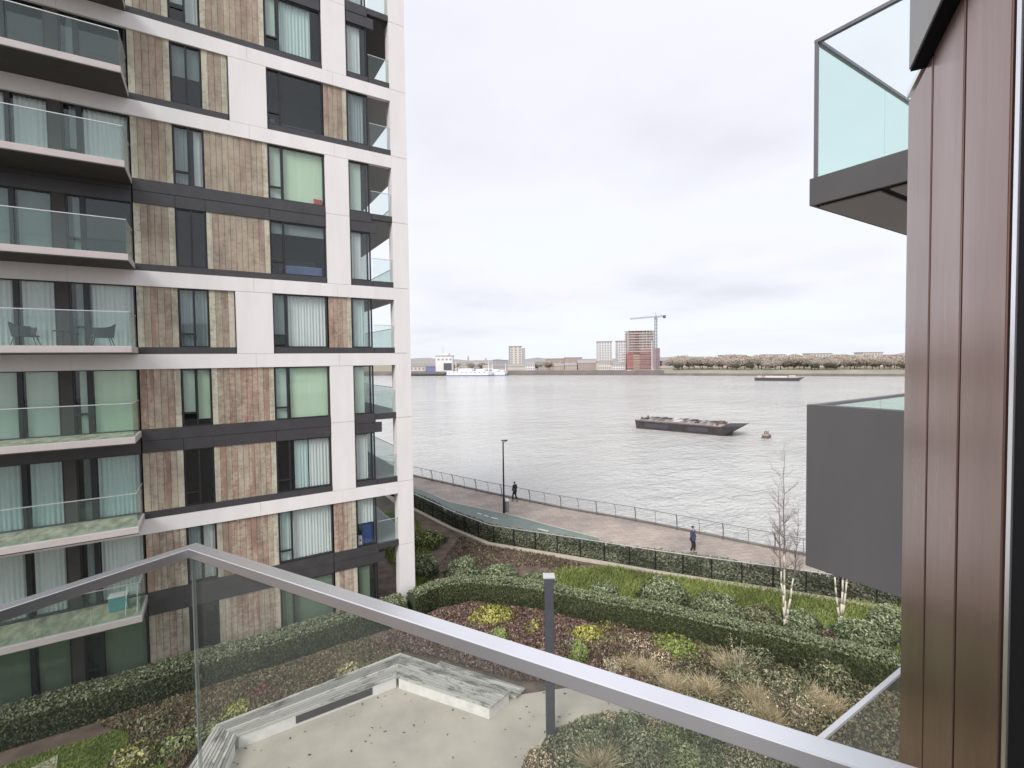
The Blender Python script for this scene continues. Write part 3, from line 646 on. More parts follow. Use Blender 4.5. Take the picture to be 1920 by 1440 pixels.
MB().box(-.145, .145, -.145, .145, 0, 5.28).build('shaft', 'post_metal', t, bevel=.012); MB().box(-.19, .19, -.17, .17, 5.285, 5.34).build('cap', 'handrail', t, bevel=.008)
MB().box(-.2, .2, -.2, .2, 0.01, .03).build('base_plate', 'post_metal', t)

A_, B_, C_, D_ = (6.23, 18.73), (-.17, 18.30), (5.58, 17.37), (.41, 17.34); E_, F_ = (8.87, 14.39), (7.75, 14.03)
H_, I_ = (-2.0, 14.2), (-.75, 13.9)
bench = thing('bench', 'angled slatted timber bench with pale concrete base on the terrace', 'bench', (0, 0, 0))
def slats(b0, b1, f0, f1, n, z0, z1):
    m = MB(); b0, b1, f0, f1 = map(Vector, (b0, b1, f0, f1)); ang_ = math.atan2(b1.y-b0.y, b1.x-b0.x)
    for i in range(n):
        g = .10/n; u0, u1 = i/n+g, (i+1)/n-g; pts = [b0.lerp(f0, u0), b1.lerp(f1, u0), b1.lerp(f1, u1), b0.lerp(f0, u1)]; s = rng.uniform(.6, 1.35); jz = rng.uniform(-.004, .004)
        ca, sa = math.cos(-ang_), math.sin(-ang_); pts = [((p.x-b0.x)*ca-(p.y-b0.y)*sa, (p.x-b0.x)*sa+(p.y-b0.y)*ca) for p in pts]
        m.prism(pts, z0, z1+jz, (s, s, s*.98, 1))
    class W:
        def build(self, name, mat, par):
            o = m.build(name, mat, par); o.location = (b0.x, b0.y, 0); o.rotation_euler = (0, 0, ang_); return o
    return W()
slats(A_, B_, C_, D_, 9, .40, .45).build('seat', 'timber', bench)
slats(A_, E_, C_, F_, 9, .40, .45).build('seat', 'timber', bench)
slats(B_, H_, D_, I_, 9, .40, .45).build('seat', 'timber', bench)
def lerp2(a, b, f): return (a[0]+(b[0]-a[0])*f, a[1]+(b[1]-a[1])*f)
def inset(b0, b1, f0, f1, z1=.395, z0=-.02):
    return MB().prism([lerp2(b0, f0, .08), lerp2(b1, f1, .08), lerp2(b1, f1, .97), lerp2(b0, f0, .97)], z0, z1)
inset(A_, lerp2(A_, B_, .99), C_, lerp2(C_, D_, .99)).build('base', 'white_concrete', bench)
inset(lerp2(A_, E_, .06), lerp2(A_, E_, .985), lerp2(C_, F_, .03), lerp2(C_, F_, .985)).build('base', 'white_concrete', bench)
inset(lerp2(B_, H_, .03), H_, lerp2(D_, I_, .05), I_).build('base', 'white_concrete', bench)
vp = MB(); p0, p1 = lerp2(C_, D_, .17), lerp2(C_, D_, .67); vp.prism([(p0[0], p0[1]+.02), (p1[0], p1[1]+.02), (p1[0], p1[1]+.06), (p0[0], p0[1]+.06)], .10, .36); vp.build('vent_panel', 'dark_metal', bench)
for (u) in (.31, .62):
    q = lerp2(C_, F_, u); 
pf = thing('timber_platform', 'low weathered slatted step behind the right arm of the bench', 'platform', (0, 0, 0))
slats((7.55, 17.75), (9.55, 14.55), (6.95, 17.45), (9.0, 14.35), 6, .10, .16).build('decking', 'timber', pf); MB().prism([(7.5, 17.7), (9.45, 14.6), (9.05, 14.45), (7.0, 17.4)], 0, .095).build('base', 'white_concrete', pf)

# ------------------------------------------------------------------ opposite apartment building
Y0 = 22.7
def L(k): return EYE+.37+3.13*k
bld = thing('apartment_building', 'tall apartment block with white frame, timber cladding and glazed balconies at left', 'building', (8.38, Y0, 0))
OX, OY = 8.38, Y0
def T(x, y, z): return (x-OX, y-OY, z)
def bb(m, x0, x1, y0, y1, z0, z1, tint=None): return m.box(x0-OX, x1-OX, y0-OY, y1-OY, z0, z1, tint)
KMIN, KMAX = -4, 6
WHITE = {4, 3, 1, 0, -2, 6}
XL = -16.0
wf = MB(); j = .003
for k in (-2, 0, 1, 3, 4, 6):
    xs = [XL, -11, -6.2, -4.15, 1.65, 5.0, 7.6]
    for a, b in zip(xs[:-1], xs[1:]): bb(wf, a+j, b-j, Y0, Y0+.22, L(k)-.57, L(k)-.004)
for k in range(KMIN, KMAX+1):
    z0 = 0 if k == KMIN else L(k)+.004; bb(wf, 7.6, 8.38, Y0, Y0+.55, z0 if k > KMIN else -.05, L(k+1)-.012)
for k in (0, 3): bb(wf, .97, 2.33, Y0, Y0+.22, L(k)+.004, L(k+1)-.582)
for k0, k1 in ((1, 3), (4, 6), (-2, 0)):
    mid = L((k0+k1)//2)-.02; bb(wf, 4.58, 5.6, Y0, Y0+.22, L(k0)+.004, mid-.006); bb(wf, 4.58, 5.6, Y0, Y0+.22, mid+.006, L(k1)-.582)
wf.build('frame', 'white_panel', bld, label='off-white panel frame of bands and piers')
# dark fascias
df = MB()
SEGS = {0: [(-16, -2.28), (-2.24, .93), (2.37, 6.6)], 3: [(-16, -2.28), (-2.24, .93), (2.37, 6.6)]}
for k in range(KMIN+1, KMAX):
    segs = SEGS.get(k, [(-16, -2.28), (-2.24, 4.54), (5.64, 6.6)] if k not in (-3,) else [(-16, -2.28), (-2.24, 4.54), (4.56, 6.6)])
    for a, b in segs:
        if k in (0, 1, 3, 4, -2): bb(df, a, b, Y0+.05, Y0+.24, L(k), L(k)+.26)
        else:
            bb(df, a, b, Y0+.03, Y0+.24, L(k)-.15, L(k)+.28)
            cuts = [c for c in (a, -.95, .03, 2.33, b) if a <= c <= b]; b2 = 6.9 if b == 6.6 else b; cuts[-1] = b2
            cuts = [cuts[i] for i in range(len(cuts)) if i == 0 or cuts[i]-cuts[i-1] > .2]
            for c0, c1 in zip(cuts[:-1], cuts[1:]): bb(df, c0+.006, c1-.006, Y0+.05, Y0+.24, L(k)-.62, L(k)-.158)
    bb(df, 6.62, 7.598, Y0+.03, Y0+.2, L(k)+.01, L(k)+.27)
bb(df, .935, .965, Y0+.04, Y0+.2, L(0)+.26, L(1)-.58); bb(df, .935, .965, Y0+.04, Y0+.2, L(3)+.26, L(4)-.58)
df.build('fascia', 'dark_metal', bld)
# slabs, rooms
core = MB()
for k in range(KMIN, KMAX+1):
    zb = L(k)-.45 if k > KMIN else -.3
    bb(core, XL, 6.45, Y0+.26, 40, zb, L(k)+.12)
bb(core, XL, 6.4, 25.6, 25.75, 0, L(KMAX))
for x in (-9.5, -3.95, -1.7, 1.2, 5.0): 
    bb(core, x, x+.15, Y0+.45, 25.6, 0, L(KMAX))
bb(core, XL, XL+.2, Y0+.26, 40, 0, L(KMAX)); bb(core, XL, 6.4, 39.8, 40, 0, L(KMAX))
core.build('interior', 'room_wall', bld)
for k in range(KMIN+1, KMAX):
    m = MB(); zb = L(k)-.42 if k in WHITE else L(k)-.05
    bb(m, 6.47, 8.36, Y0+.56, 38, zb, L(k)+.16); bb(m, 6.47, 7.59, Y0+.21, Y0+.56, zb, L(k)+.16)
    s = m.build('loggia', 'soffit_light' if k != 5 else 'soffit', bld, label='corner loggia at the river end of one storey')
    g = MB(); bb(g, 6.64, 7.58, Y0+.10, Y0+.112, L(k)+.28, L(k)+1.32); g.build('glass_panel', 'bal_glass', s)
    for y0_ in range(5):
        g = MB(); a = Y0+.6+y0_*3; bb(g, 8.28, 8.292, a, a+2.97, L(k)+.18, L(k)+1.32); g.build('glass_panel', 'bal_glass', s)
    h = MB(); bb(h, 6.62, 7.59, Y0+.09, Y0+.122, L(k)+1.32, L(k)+1.345); bb(h, 8.27, 8.30, Y0+.56, 38, L(k)+1.32, L(k)+1.345); h.build('handrail', 'handrail', s)
# river side glazing
m = MB(); g = MB()
for k in range(KMIN, KMAX):
    z0, z1 = L(k)+.17, L(k+1)-.46
    for i in range(9):
        y = Y0+.3+i*1.7; bb(m, 6.42, 6.50, y, y+.07, z0, z1)
    bb(m, 6.42, 6.50, Y0+.3, 38, z1-.07, z1); bb(g, 6.45, 6.46, Y0+.35, 38, z0, z1-.07)
s = m.build('river_side_window', 'frame_metal', bld); g.build('pane', 'win_glass', s)

# cladding
def cladding(x0, x1, z0, z1, k, lab=None):
    m = MB(); n = max(3, round((x1-x0)/.215)); w_ = (x1-x0)/n
    for i in range(n):
        edge = (i == n-1) or (i == 0 and rng.uniform() < .5); q = rng.uniform()
        low = np.clip((2-k)/6, 0, 1)
        base = np.array([(0.335, 0.255, 0.20), (0.375, 0.30, 0.235), (0.31, 0.235, 0.185), (0.36, 0.305, 0.23)][rng.integers(0, 4)])
        if low > .25 and rng.uniform() < .35: base = np.array((0.33, 0.215, 0.165))
        a = .35+.5*low
        if edge: base = np.array((0.42, 0.395, 0.31)); a = 1.3
        base = base*rng.uniform(.90, 1.10); zs = z0; 
        bb(m, x0+i*w_+.005, x0+(i+1)*w_-.005, Y0+.085+rng.uniform(-.006, .006), Y0+.14, z0, z1, (*base, a))
    bb(m, x0, x1, Y0+.14, Y0+.16, z0, z1, (.04, .035, .03, 0))
    return m.build('cladding_panel', 'cladding', bld)
def zr(k):
    z0 = L(k)+(.26 if k in WHITE or k == KMIN else .28) if k > KMIN else .12
    z1 = L(k+1)-(.57 if (k+1) in WHITE else .62); return z0+.004, z1-.004
for k in range(KMIN, KMAX):
    z0, z1 = zr(k)
    cladding(-2.25, -.97, z0, z1, k); cladding(-9.9, -9.55, z0, z1, k)
    if k in (0, 3): cladding(.05, .93, z0, z1, k); cladding(4.6, 5.6, z0, z1, k)
    else: cladding(.05, 2.31, z0, z1, k)
    if k in (-3, -4): cladding(4.6, 5.6, z0, z1, k)
    cladding(-16, -13.2, z0, z1, k)
# windows
def curtain(m, x0, x1, z0, z1, y, fold=.035, lam=.11, amp_v=0):
    n = max(8, int((x1-x0)/.018)); vs = []; 
    ph = rng.uniform(0, 6.28)
    for i in range(n+1):
        x = x0+(x1-x0)*i/n; yy = y+fold*(math.sin(x/lam*6.28+ph+1.3*math.sin(x*3.1+ph))+.4*math.sin(x/lam*2.9)); vs += [(x-OX, yy-OY, z0), (x-OX, yy-OY+.0, z1)]
    m.add(vs, [(2*i, 2*i+2, 2*i+3, 2*i+1) for i in range(n)])
def window(x0, x1, z0, z1, mull=(), bars=(), dress=(), yf=Y0+.10, nm='window', lab=None, y1=None):
    fr = MB(); w_ = .05; yb = yf+.10
    bb(fr, x0, x0+w_, yf, yb, z0, z1); bb(fr, x1-w_, x1, yf, yb, z0, z1); bb(fr, x0+w_, x1-w_, yf, yb, z0, z0+w_); bb(fr, x0+w_, x1-w_, yf, yb, z1-w_, z1)
    for a, b in mull: bb(fr, a, b, yf-.01, yb, z0+w_, z1-w_)
    for a, b, zz in bars: bb(fr, a, b, yf+.005, yb-.01, zz-.035, zz+.035)
    f = fr.build(nm, 'frame_metal', bld, label=lab)
    g = MB(); bb(g, x0+w_, x1-w_, yf+.055, yf+.063, z0+w_, z1-w_); g.build('pane', 'win_glass', f)
    for d in dress:
        kind, a, b, mat = d[:4]; zt = d[4] if len(d) > 4 else z0; zu = z1-.03
        c = MB()
        if kind == 'c': curtain(c, a, b, zt+.04, zu, yf+.20, fold=.018, lam=.13); c.build('curtain', mat, f, smooth=True)
        elif kind == 'b': bb(c, a, b, yf+.16, yf+.165, zt, zu); c.build('blind', mat, f)
    return f
CW, CC, BG, BP, CG, BGY = 'curtain_white', 'curtain_cyan', 'blind_green', 'blind_pale', 'curtain_grey', 'blind_grey'
for k in range(KMIN, KMAX):
    z0, z1 = zr(k); H = z1-z0; lo = z0+.52
    # narrow window
    d = {5: [('b', -.9, 0, BGY)], 4: [('b', -.9, -.5, BP, z0+.75), ('c', -.43, -.02, CW)], 3: [('b', -.9, -.02, BGY, z0+1.1)], 2: [('c', -.92, -.5, CG), ('c', -.3, -.02, CW)], 1: [], 0: [('c', -.92, -.02, CG)],
         -1: [('b', -.9, -.52, 'blind_pale', z0+.5), ('b', -.43, -.02, BG, z0+.25)], -2: [], -3: [('c', -.9, -.5, CG), ('c', -.40, -.02, CW)], -4: []}[k]
    window(-.95, .03, z0, z1, [(-.49, -.42)], [(-.9, -.49, lo)] if k in (4, 2, 0, -1, -2) else [], d)
    # big window
    d = {5: [('c', 2.9, 4.4, CC)], 4: [('b', 2.4, 2.75, BP, z0+.6), ('c', 2.92, 4.15, CC)], 3: [], 2: [('b', 2.38, 2.8, BP), ('b', 2.92, 4.5, BG)], 1: [('b', 2.38, 4.5, BGY, z1-.5)], 0: [('c', 2.95, 4.48, CW), ('b', 2.38, 2.8, BGY, lo)],
         -1: [('b', 2.38, 2.8, BP), ('b', 2.95, 4.5, BG)], -2: [('c', 3.05, 3.6, CC), ('c', 3.65, 4.5, CW)], -3: [('c', 2.36, 2.85, CC), ('c', 2.9, 4.5, CW)], -4: [('b', 2.36, 4.5, 'dim_green')]}[k]
    window(2.33, 4.55, z0, z1, [(2.80, 2.88)], [(2.38, 2.80, lo)], d)
    # corner window
    d = {5: [('c', 5.7, 6.2, CC)], 4: [('c', 5.72, 6.3, CW)], 3: [('c', 5.7, 6.4, CG)], 2: [('b', 5.68, 6.2, BP)], 1: [('c', 5.68, 6.15, CW)], 0: [('c', 5.7, 6.25, CC)], -1: [('b', 5.68, 6.15, BP)], -2: [('c', 5.68, 6.25, CW)], -3: [('c', 5.68, 6.45, CW, z0+1.0)], -4: [('b', 5.66, 6.2, 'dim_green')]}[k]
    window(5.62, 6.56, z0, z1, [], [], d)
    # balcony glazing: wide door, narrow window, fixed light
    yb = Y0+.12; top = z1+.02; zb = L(k)+.13
    m = {5: (CW, CG, CW), 4: (CG, CG, CG), 3: (None, BGY, None), 2: (CW, CG, CW), 1: (BGY, BGY, None), 0: (CW, CG, CW), -1: (BP, BP, BG), -2: (CC, BGY, CC), -3: (CW, CG, CW), -4: ('dim_green', None, 'dim_green')}[k]
    kd = 'b' if k in (-1, -4, 1, 3) else 'c'
    dr = []
    if m[0]: dr += [(kd, -5.38, -4.53, m[0]), (kd, -6.9, -5.6, m[0]), (kd, -9.2, -7.2, m[0])]
    window(-9.5, -4.48, zb, top, [(-5.57, -5.43), (-7.1, -7.0)], [], dr, yb, 'balcony_door')
    dr = [(kd, -3.98, -3.76, m[1])] if m[1] else []
    if m[2]: dr += [(kd, -3.58, -2.36, m[2])]
    window(-4.14, -2.29, zb, top, [(-3.76, -3.61)], [(-4.1, -3.76, zb+.85)], dr, yb, 'balcony_window')
    dp = MB(); bb(dp, -4.475, -4.145, yb-.03, yb+.2, zb, top); dp.build('pier_panel', 'soffit', bld)
    # dark head above doors
    hd = MB(); bb(hd, -9.52, -2.26, Y0+.09, Y0+.26, top+.004, L(k+1)-(.574 if (k+1) in WHITE else .624)+.03 if False else top+.05); hd.build('head', 'soffit', bld)
# balconies
for k in range(KMIN+1, KMAX):
    m = MB(); bb(m, -9.7, -2.24, 20.9, Y0-.004, L(k)+.03, L(k)+.25); s = m.build('balcony', 'slab_edge', bld, bevel=.01)
    f = MB(); bb(f, -9.6, -2.34, 21.05, Y0-.02, L(k)+.252, L(k)+.262); f.build('floor', 'balcony_floor', s)
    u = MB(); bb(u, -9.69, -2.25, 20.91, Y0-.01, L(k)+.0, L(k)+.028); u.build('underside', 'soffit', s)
    for a, b in ((-9.66, -7.22), (-7.20, -5.02), (-5.0, -3.62), (-3.60, -2.28)):
        g = MB(); bb(g, a, b, 20.95, 20.964, L(k)+.20, L(k)+1.40); g.build('glass_panel', 'bal_glass', s)
    g = MB(); bb(g, -2.292, -2.278, 20.97, Y0-.06, L(k)+.20, L(k)+1.40); g.build('glass_panel', 'bal_glass', s)
    h = MB(); bb(h, -9.67, -2.27, 20.942, 20.972, L(k)+1.402, L(k)+1.428); bb(h, -2.30, -2.27, 20.973, Y0-.05, L(k)+1.402, L(k)+1.42); h.build('handrail', 'handrail', s)
# loose things seen in and on the block
t = thing('storage_box', 'small red box on the sill inside the pale green window', 'box', (4.28, Y0+.21, L(2)+.12)); MB().box(-.16, .16, -.04, .035, .19, .42).build('body', 'red_box', t, bevel=.01); MB().box(-.17, .17, -.045, .037, .425, .45).build('lid', 'red_box', t)
t = thing('sofa', 'blue sofa seen inside the dark window between white bands', 'sofa', (3.6, Y0+1.2, L(3)+.12)); MB().box(-.9, .9, -.4, .4, .05, .5).build('seat', 'steel_blue', t, bevel=.05); MB().box(-.9, .9, .4, .6, .05, .95).build('backrest', 'steel_blue', t, bevel=.05); MB().box(-1.1, -.9, -.4, .6, .05, .7).build('armrest', 'steel_blue', t, bevel=.04)
t = thing('bed', 'blue covered bed inside the dark window with the low ceiling', 'bed', (3.7, Y0+1.0, L(1)+.12)); MB().box(-.8, .8, -.4, 1.4, .1, .65).build('mattress', 'steel_blue', t, bevel=.06); MB().box(-.8, .8, 1.41, 1.5, .1, 1.2).build('headboard', 'far_dark', t)
t = thing('armchair', 'dark blue armchair inside the lowest curtained corner window', 'armchair', (6.20, Y0+.55, L(-3)+.12)); MB().box(-.28, .22, -.1, .4, .1, .55).build('seat', 'blue_fabric', t, bevel=.04); MB().box(-.28, .22, -.16, -.08, .15, 1.15).build('backrest', 'blue_fabric', t, bevel=.04)
t = thing('air_purifier', 'small white appliance beside the dark blue armchair', 'appliance', (5.80, Y0+.30, L(-3)+.12)); MB().box(-.1, .1, -.05, .15, 0.15, .62).build('body', 'appliance', t, bevel=.03); MB().tube((0, -.052, .42), (0, -.06, .42), .05, n=16).build('grille', 'far_dark', t)
def wick(x, y, rz, lab):
    t = thing('garden_chair', lab, 'chair', (x, y, L(0)+.265), rz)
    m = MB(); m.box(-.28, .28, -.28, .28, .30, .35).build('seat', 'wicker', t, bevel=.02)
    m = MB(); n = 14
    for i in range(n):
        a0 = math.radians(60+240*i/n); a1 = math.radians(60+240*(i+1)/n)
        h0 = .62+.16*math.exp(-((a0-math.pi)/.7)**2); h1 = .62+.16*math.exp(-((a1-math.pi)/.7)**2)
        r_ = .33; r2 = .40
        m.add([(r_*math.cos(a0), r_*math.sin(a0), .3), (r_*math.cos(a1), r_*math.sin(a1), .3), (r2*math.cos(a1), r2*math.sin(a1), h1), (r2*math.cos(a0), r2*math.sin(a0), h0)], [(0, 1, 2, 3)])
    b = m.build('backrest', 'wicker', t); sm = b.modifiers.new('solid', 'SOLIDIFY'); sm.thickness = .03
    for sx in (-1, 1):
        for sy in (-1, 1): MB().tube((sx*.22, sy*.22, .3), (sx*.30, sy*.28, 0), .016, .012, 6).build('leg', 'wicker', t)
wick(-5.05, 21.75, 0, 'dark woven armchair at the left of the balcony table'); wick(-3.15, 21.8, math.pi, 'dark woven armchair at the right of the balcony table')
t = thing('balcony_table', 'round dark table between the two woven chairs', 'table', (-4.1, 21.85, L(0)+.265)); MB().tube((0, 0, .50), (0, 0, .53), .33, n=24).build('table_top', 'wicker', t)
for a in (0, 2.1, 4.2): MB().tube((.1*math.cos(a), .1*math.sin(a), .5), (.25*math.cos(a), .25*math.sin(a), 0), .013, n=6).build('leg', 'wicker', t)
t = thing('storage_tub', 'teal plastic tub on the lowest balcony with the mossy floor', 'tub', (-3.0, 21.9, L(-3)+.265)); MB().box(-.26, .26, -.2, .2, 0, .50).build('body', 'teal', t, bevel=.03); MB().box(-.28, .28, -.22, .22, .502, .54).build('lid', 'bin_lid', t, bevel=.01)
t = thing('folding_airer', 'white folding clothes airer beside the teal tub', 'clothes airer', (-2.72, 21.5, L(-3)+.265))
for x_ in (-.02, .30):
    MB().tube((x_, -.25, 0), (x_, .25, .80), .012, n=6).build('leg', 'bin_lid', t); MB().tube((x_, .25, 0), (x_, -.25, .80), .012, n=6).build('leg', 'bin_lid', t)
m = MB()
for q in range(6): m.tube((-.02, -.25+.1*q, .80), (.30, -.25+.1*q, .80), .006, n=5)
m.build('rack', 'bin_lid', t)

# ------------------------------------------------------------------ own building: rail, wall, neighbouring balconies
c_, s_ = math.cos(YC), math.sin(YC)
def U(u, v, z): return (u*c_-v*s_, u*s_+v*c_, z+EYE)
own = thing('apartment_building', 'bronze panelled apartment block with glass balconies at right and in front', 'building', (0, 0, 0))
def ub(m, u0, u1, v0, v1, z0, z1): return m.box(u0, u1, v0, v1, z0, z1, T=U)
for a, b in ((2.337, 2.016), (1.996, 1.708), (1.688, 1.405)):
    m = MB(); ub(m, b, a, -.47, -.42, -4.5, .945); m.build('wall_panel', 'bronze', own, bevel=.003)
m = MB(); ub(m, 1.36, 2.325, -.60, -.475, -4.5, .94); m.build('wall_backing', 'black', own)
m = MB(); ub(m, 1.352, 1.374, -.47, -.418, -4.5, .95); m.build('door_trim', 'alu_painted', own)
m = MB(); ub(m, -2.6, 1.350, -.50, -.421, -4.5, 3.2); m.build('extended_door_frame', 'black', own)  # seen at its outer end; extended unseen so the rail reflects dark
m = MB(); ub(m, 1.36, 2.345, -.47, -.415, .962, .982); m.build('cap_flashing', 'alu_painted', own)
m = MB(); ub(m, .8, 2.10, -1.5, -.372, 1.0, 3.3); m.build('upper_wall', 'grey_light', own) if False else None
plain('room_wall2', (0.32, 0.31, 0.31), 0.8)
plain('grey_light', (0.50, 0.50, 0.49), 0.55, var=0.05)
m = MB(); ub(m, .6, 2.113, -.60, -.38, .962, 4.0); ou = m.build('upper_fascia', 'grey_light', own)
m = MB(); ub(m, .62, 2.110, -.60, -.383, .953, .960); m.build('black_underside', 'black', own)  # black sheet covering the underside of the fascia box
# our balcony
fl = MB(); ub(fl, -1.5, .87, -.42, 1.70, -1.90, -1.72); bal = fl.build('balcony', 'balc_grey', own)
m = MB()
pts_o = [(.877, -.42), (.877, 1.705), (-2.5, 1.705)]; 
m.v = [U(.834, -.42, -.630), U(.877, -.42, -.630), U(.877, 1.705, -.630), U(.834, 1.665, -.630), U(.834, -.42, -.6), U(.877, -.42, -.6), U(.877, 1.705, -.6), U(.834, 1.665, -.6)]
m.f = [(0, 3, 2, 1), (4, 5, 6, 7), (0, 1, 5, 4), (1, 2, 6, 5), (3, 0, 4, 7)]; m.t = [(1, 1, 1, 1)]*5
m.build('handrail', 'alu_painted', bal, bevel=.002)
m = MB(); m.v = [U(-2.5, 1.665, -.630), U(.834, 1.665, -.630), U(.877, 1.705, -.630), U(-2.5, 1.705, -.630), U(-2.5, 1.665, -.6), U(.834, 1.665, -.6), U(.877, 1.705, -.6), U(-2.5, 1.705, -.6)]
m.f = [(0, 3, 2, 1), (4, 5, 6, 7), (0, 1, 5, 4), (2, 3, 7, 6), (3, 0, 4, 7)]; m.t = [(1, 1, 1, 1)]*5
m.build('handrail', 'alu_painted', bal, bevel=.002)
g = MB(); ub(g, .848, .864, -.40, 1.66, -1.75, -.631); g.build('glass_panel', 'near_glass', bal)
g = MB(); ub(g, -2.5, .842, 1.676, 1.692, -1.75, -.631); g.build('glass_panel', 'near_glass', bal)
g = MB(); ub(g, .851, .860, 1.681, 1.690, -1.75, -.632); g.build('glass_joint', 'edge_glass', bal)
# neighbouring balconies (aligned with the opposite block)
def nb(m, x0, x1, y0, y1, z0, z1): return m.box(x0, x1, y0, y1, z0+EYE, z1+EYE)
XN, YN = 4.17, 2.06
m = MB(); nb(m, XN, 7.5, .2, YN, 1.215, 1.43); up = m.build('balcony', 'balc_grey', own, label='upper neighbouring balcony with pale green glass')
m = MB()
for a, b in ((.2, .93), (.99, 1.53), (1.59, YN-.05)): nb(m, XN+.06, 7.4, a, b, 1.197, 1.210)
mb_ = MB(); nb(mb_, XN+.04, 7.4, .2, YN-.03, 1.2105, 1.2145); mb_.build('shadow_gap', 'black', up)
m.build('soffit_panel', 'balc_soffit', up)
g = MB(); nb(g, XN+.03, XN+.044, .2, YN-.02, 1.435, 2.50); g.build('glass_panel', 'clear_glass', up)
for a, b in ((XN+.05, 5.44), (5.455, 7.4)): g = MB(); nb(g, a, b, YN-.044, YN-.03, 1.435, 2.50); g.build('glass_panel', 'up_glass', up)
m = MB(); nb(m, XN+.02, XN+.055, .2, YN-.018, 2.502, 2.528); nb(m, XN+.0555, 7.4, YN-.053, YN-.018, 2.502, 2.528); m.build('handrail', 'rail_steel', up)
m = MB(); nb(m, XN+.02, XN+.044, YN-.044, YN-.02, 1.435, 2.50); m.build('corner_post', 'rail_steel', up)
m = MB(); nb(m, XN+.10, 7.5, .2, YN-.05, -1.74, -1.60); lo = m.build('balcony', 'balc_grey', own, label='neighbouring balcony closed by a plain dark grey panel')
m = MB(); nb(m, XN, XN+.09, .15, YN+.01, -1.755, -.405); m.build('side_panel', 'grey_panel', lo, bevel=.004)
g = MB()
for a, b in ((XN+.12, 5.47), (5.48, 7.4)): g = MB(); nb(g, a, b, YN-.03, YN-.016, -1.72, -.43); g.build('glass_panel', 'up_glass', lo)
m = MB(); nb(m, XN+.095, 7.4, YN-.05, YN, -.429, -.405); m.build('handrail', 'rail_steel', lo)
m = MB(); nb(m, XN+.10, 7.5, .2, 2.14, -4.98, -4.83); l2 = m.build('balcony', 'balc_grey', own, label='lowest neighbouring balcony with a bright top rail')
for a, b in ((XN+.1, 5.35), (5.36, 7.4)): g = MB(); nb(g, a, b, 2.09, 2.104, -4.82, -3.43); g.build('glass_panel', 'near_glass', l2)
m = MB(); nb(m, XN+.1, 7.4, 2.075, 2.12, -3.43, -3.40); m.build('handrail', 'handrail', l2)

# ------------------------------------------------------------------ people
def skin_mesh(name, joints, edges, radii, mat, parent, sub=2, root=0):
    me = bpy.data.meshes.new(name); me.from_pydata(joints, edges, []); o = bpy.data.objects.new(name, me); COL.objects.link(o)
    sk = o.modifiers.new('skin', 'SKIN'); sk.use_smooth_shade = True; lay = me.skin_vertices[0].data
    for i, r_ in enumerate(radii): lay[i].radius = (r_, r_) if not isinstance(r_, tuple) else r_
    lay[root].use_root = True; sb = o.modifiers.new('sub', 'SUBSURF'); sb.levels = sub; sb.render_levels = sub
    me.materials.append(MATS[mat]); bpy.context.view_layer.update(); dg = bpy.context.evaluated_depsgraph_get()
    nm = bpy.data.meshes.new_from_object(o.evaluated_get(dg)); nm.name = name; nm.materials.clear(); nm.materials.append(MATS[mat]); o.modifiers.clear(); o.data = nm; o.parent = parent; return o
def person(loc, rz, lab, coat, long_coat, hood, stride=.22):
    t = thing('person', lab, 'person', (loc[0], loc[1], 0), rz)
    J = [(0, 0, .95), (0, 0, 1.15), (0, .0, 1.38), (0, .02, 1.50), (0, .04, 1.62), (0, .04, 1.70),
         (-.17, 0, 1.40), (-.24, .02, 1.14), (-.20, .16, .95), (.17, 0, 1.40), (.24, -.02, 1.14), (.22, .08, .92),
         (-.09, 0, .90), (-.10, stride*.5+.04, .50), (-.10, stride*.6, .08), (-.10, stride*.6+.14, .04),
         (.09, 0, .90), (.10, -stride*.3+.06, .50), (.10, -stride*.9, .10), (.10, -stride*.9+.13, .04)]
    Ed = [(0, 1), (1, 2), (2, 3), (3, 4), (4, 5), (2, 6), (6, 7), (7, 8), (2, 9), (9, 10), (10, 11), (0, 12), (12, 13), (13, 14), (14, 15), (0, 16), (16, 17), (17, 18), (18, 19)]
    R_ = [.13, .125, .13, .055, .085, .07, .06, .045, .032, .06, .045, .032, .085, .06, .045, .035, .085, .06, .045, .035]
    b = skin_mesh('body', J, Ed, R_, 'skin', t)
    zb = .62 if long_coat else .84
    J2 = [(0, 0, .98), (0, 0, 1.18), (0, 0, 1.40), (0, .01, 1.50), (-.18, 0, 1.41), (-.25, .02, 1.14), (-.21, .15, .97), (.18, 0, 1.41), (.25, -.02, 1.14), (.22, .07, .95), (0, .0, zb)]
    skin_mesh('coat', J2, [(0, 1), (1, 2), (2, 3), (2, 4), (4, 5), (5, 6), (2, 7), (7, 8), (8, 9), (0, 10)], [.165, .165, .16, .075, .085, .065, .05, .085, .065, .05, (.20, .17)], coat, t)
    skin_mesh('trousers', [(0, 0, .93), (-.09, 0, .88), (-.10, stride*.5+.04, .50), (-.10, stride*.6, .12), (.09, 0, .88), (.10, -stride*.3+.06, .50), (.10, -stride*.9, .14)], [(0, 1), (1, 2), (2, 3), (0, 4), (4, 5), (5, 6)], [.13, .10, .075, .06, .10, .075, .06], 'trousers', t)
    skin_mesh('hood' if hood else 'hair', [(0, -.01, 1.56), (0, .01, 1.68), (0, .015, 1.74)], [(0, 1), (1, 2)], [.09 if hood else .06, .105, .07], coat if hood else 'shoe', t)
    for q in ((-.10, stride*.6), (.10, -stride*.9)): skin_mesh('shoe', [(q[0], q[1]-.04, .05), (q[0], q[1]+.08, .045), (q[0], q[1]+.17, .035)], [(0, 1), (1, 2)], [.05, .048, .035], 'shoe', t, 1)
    return t
person(G(965.5, 940), math.radians(20), 'person in a long black coat walking by the river railing', 'coat_black', True, False)
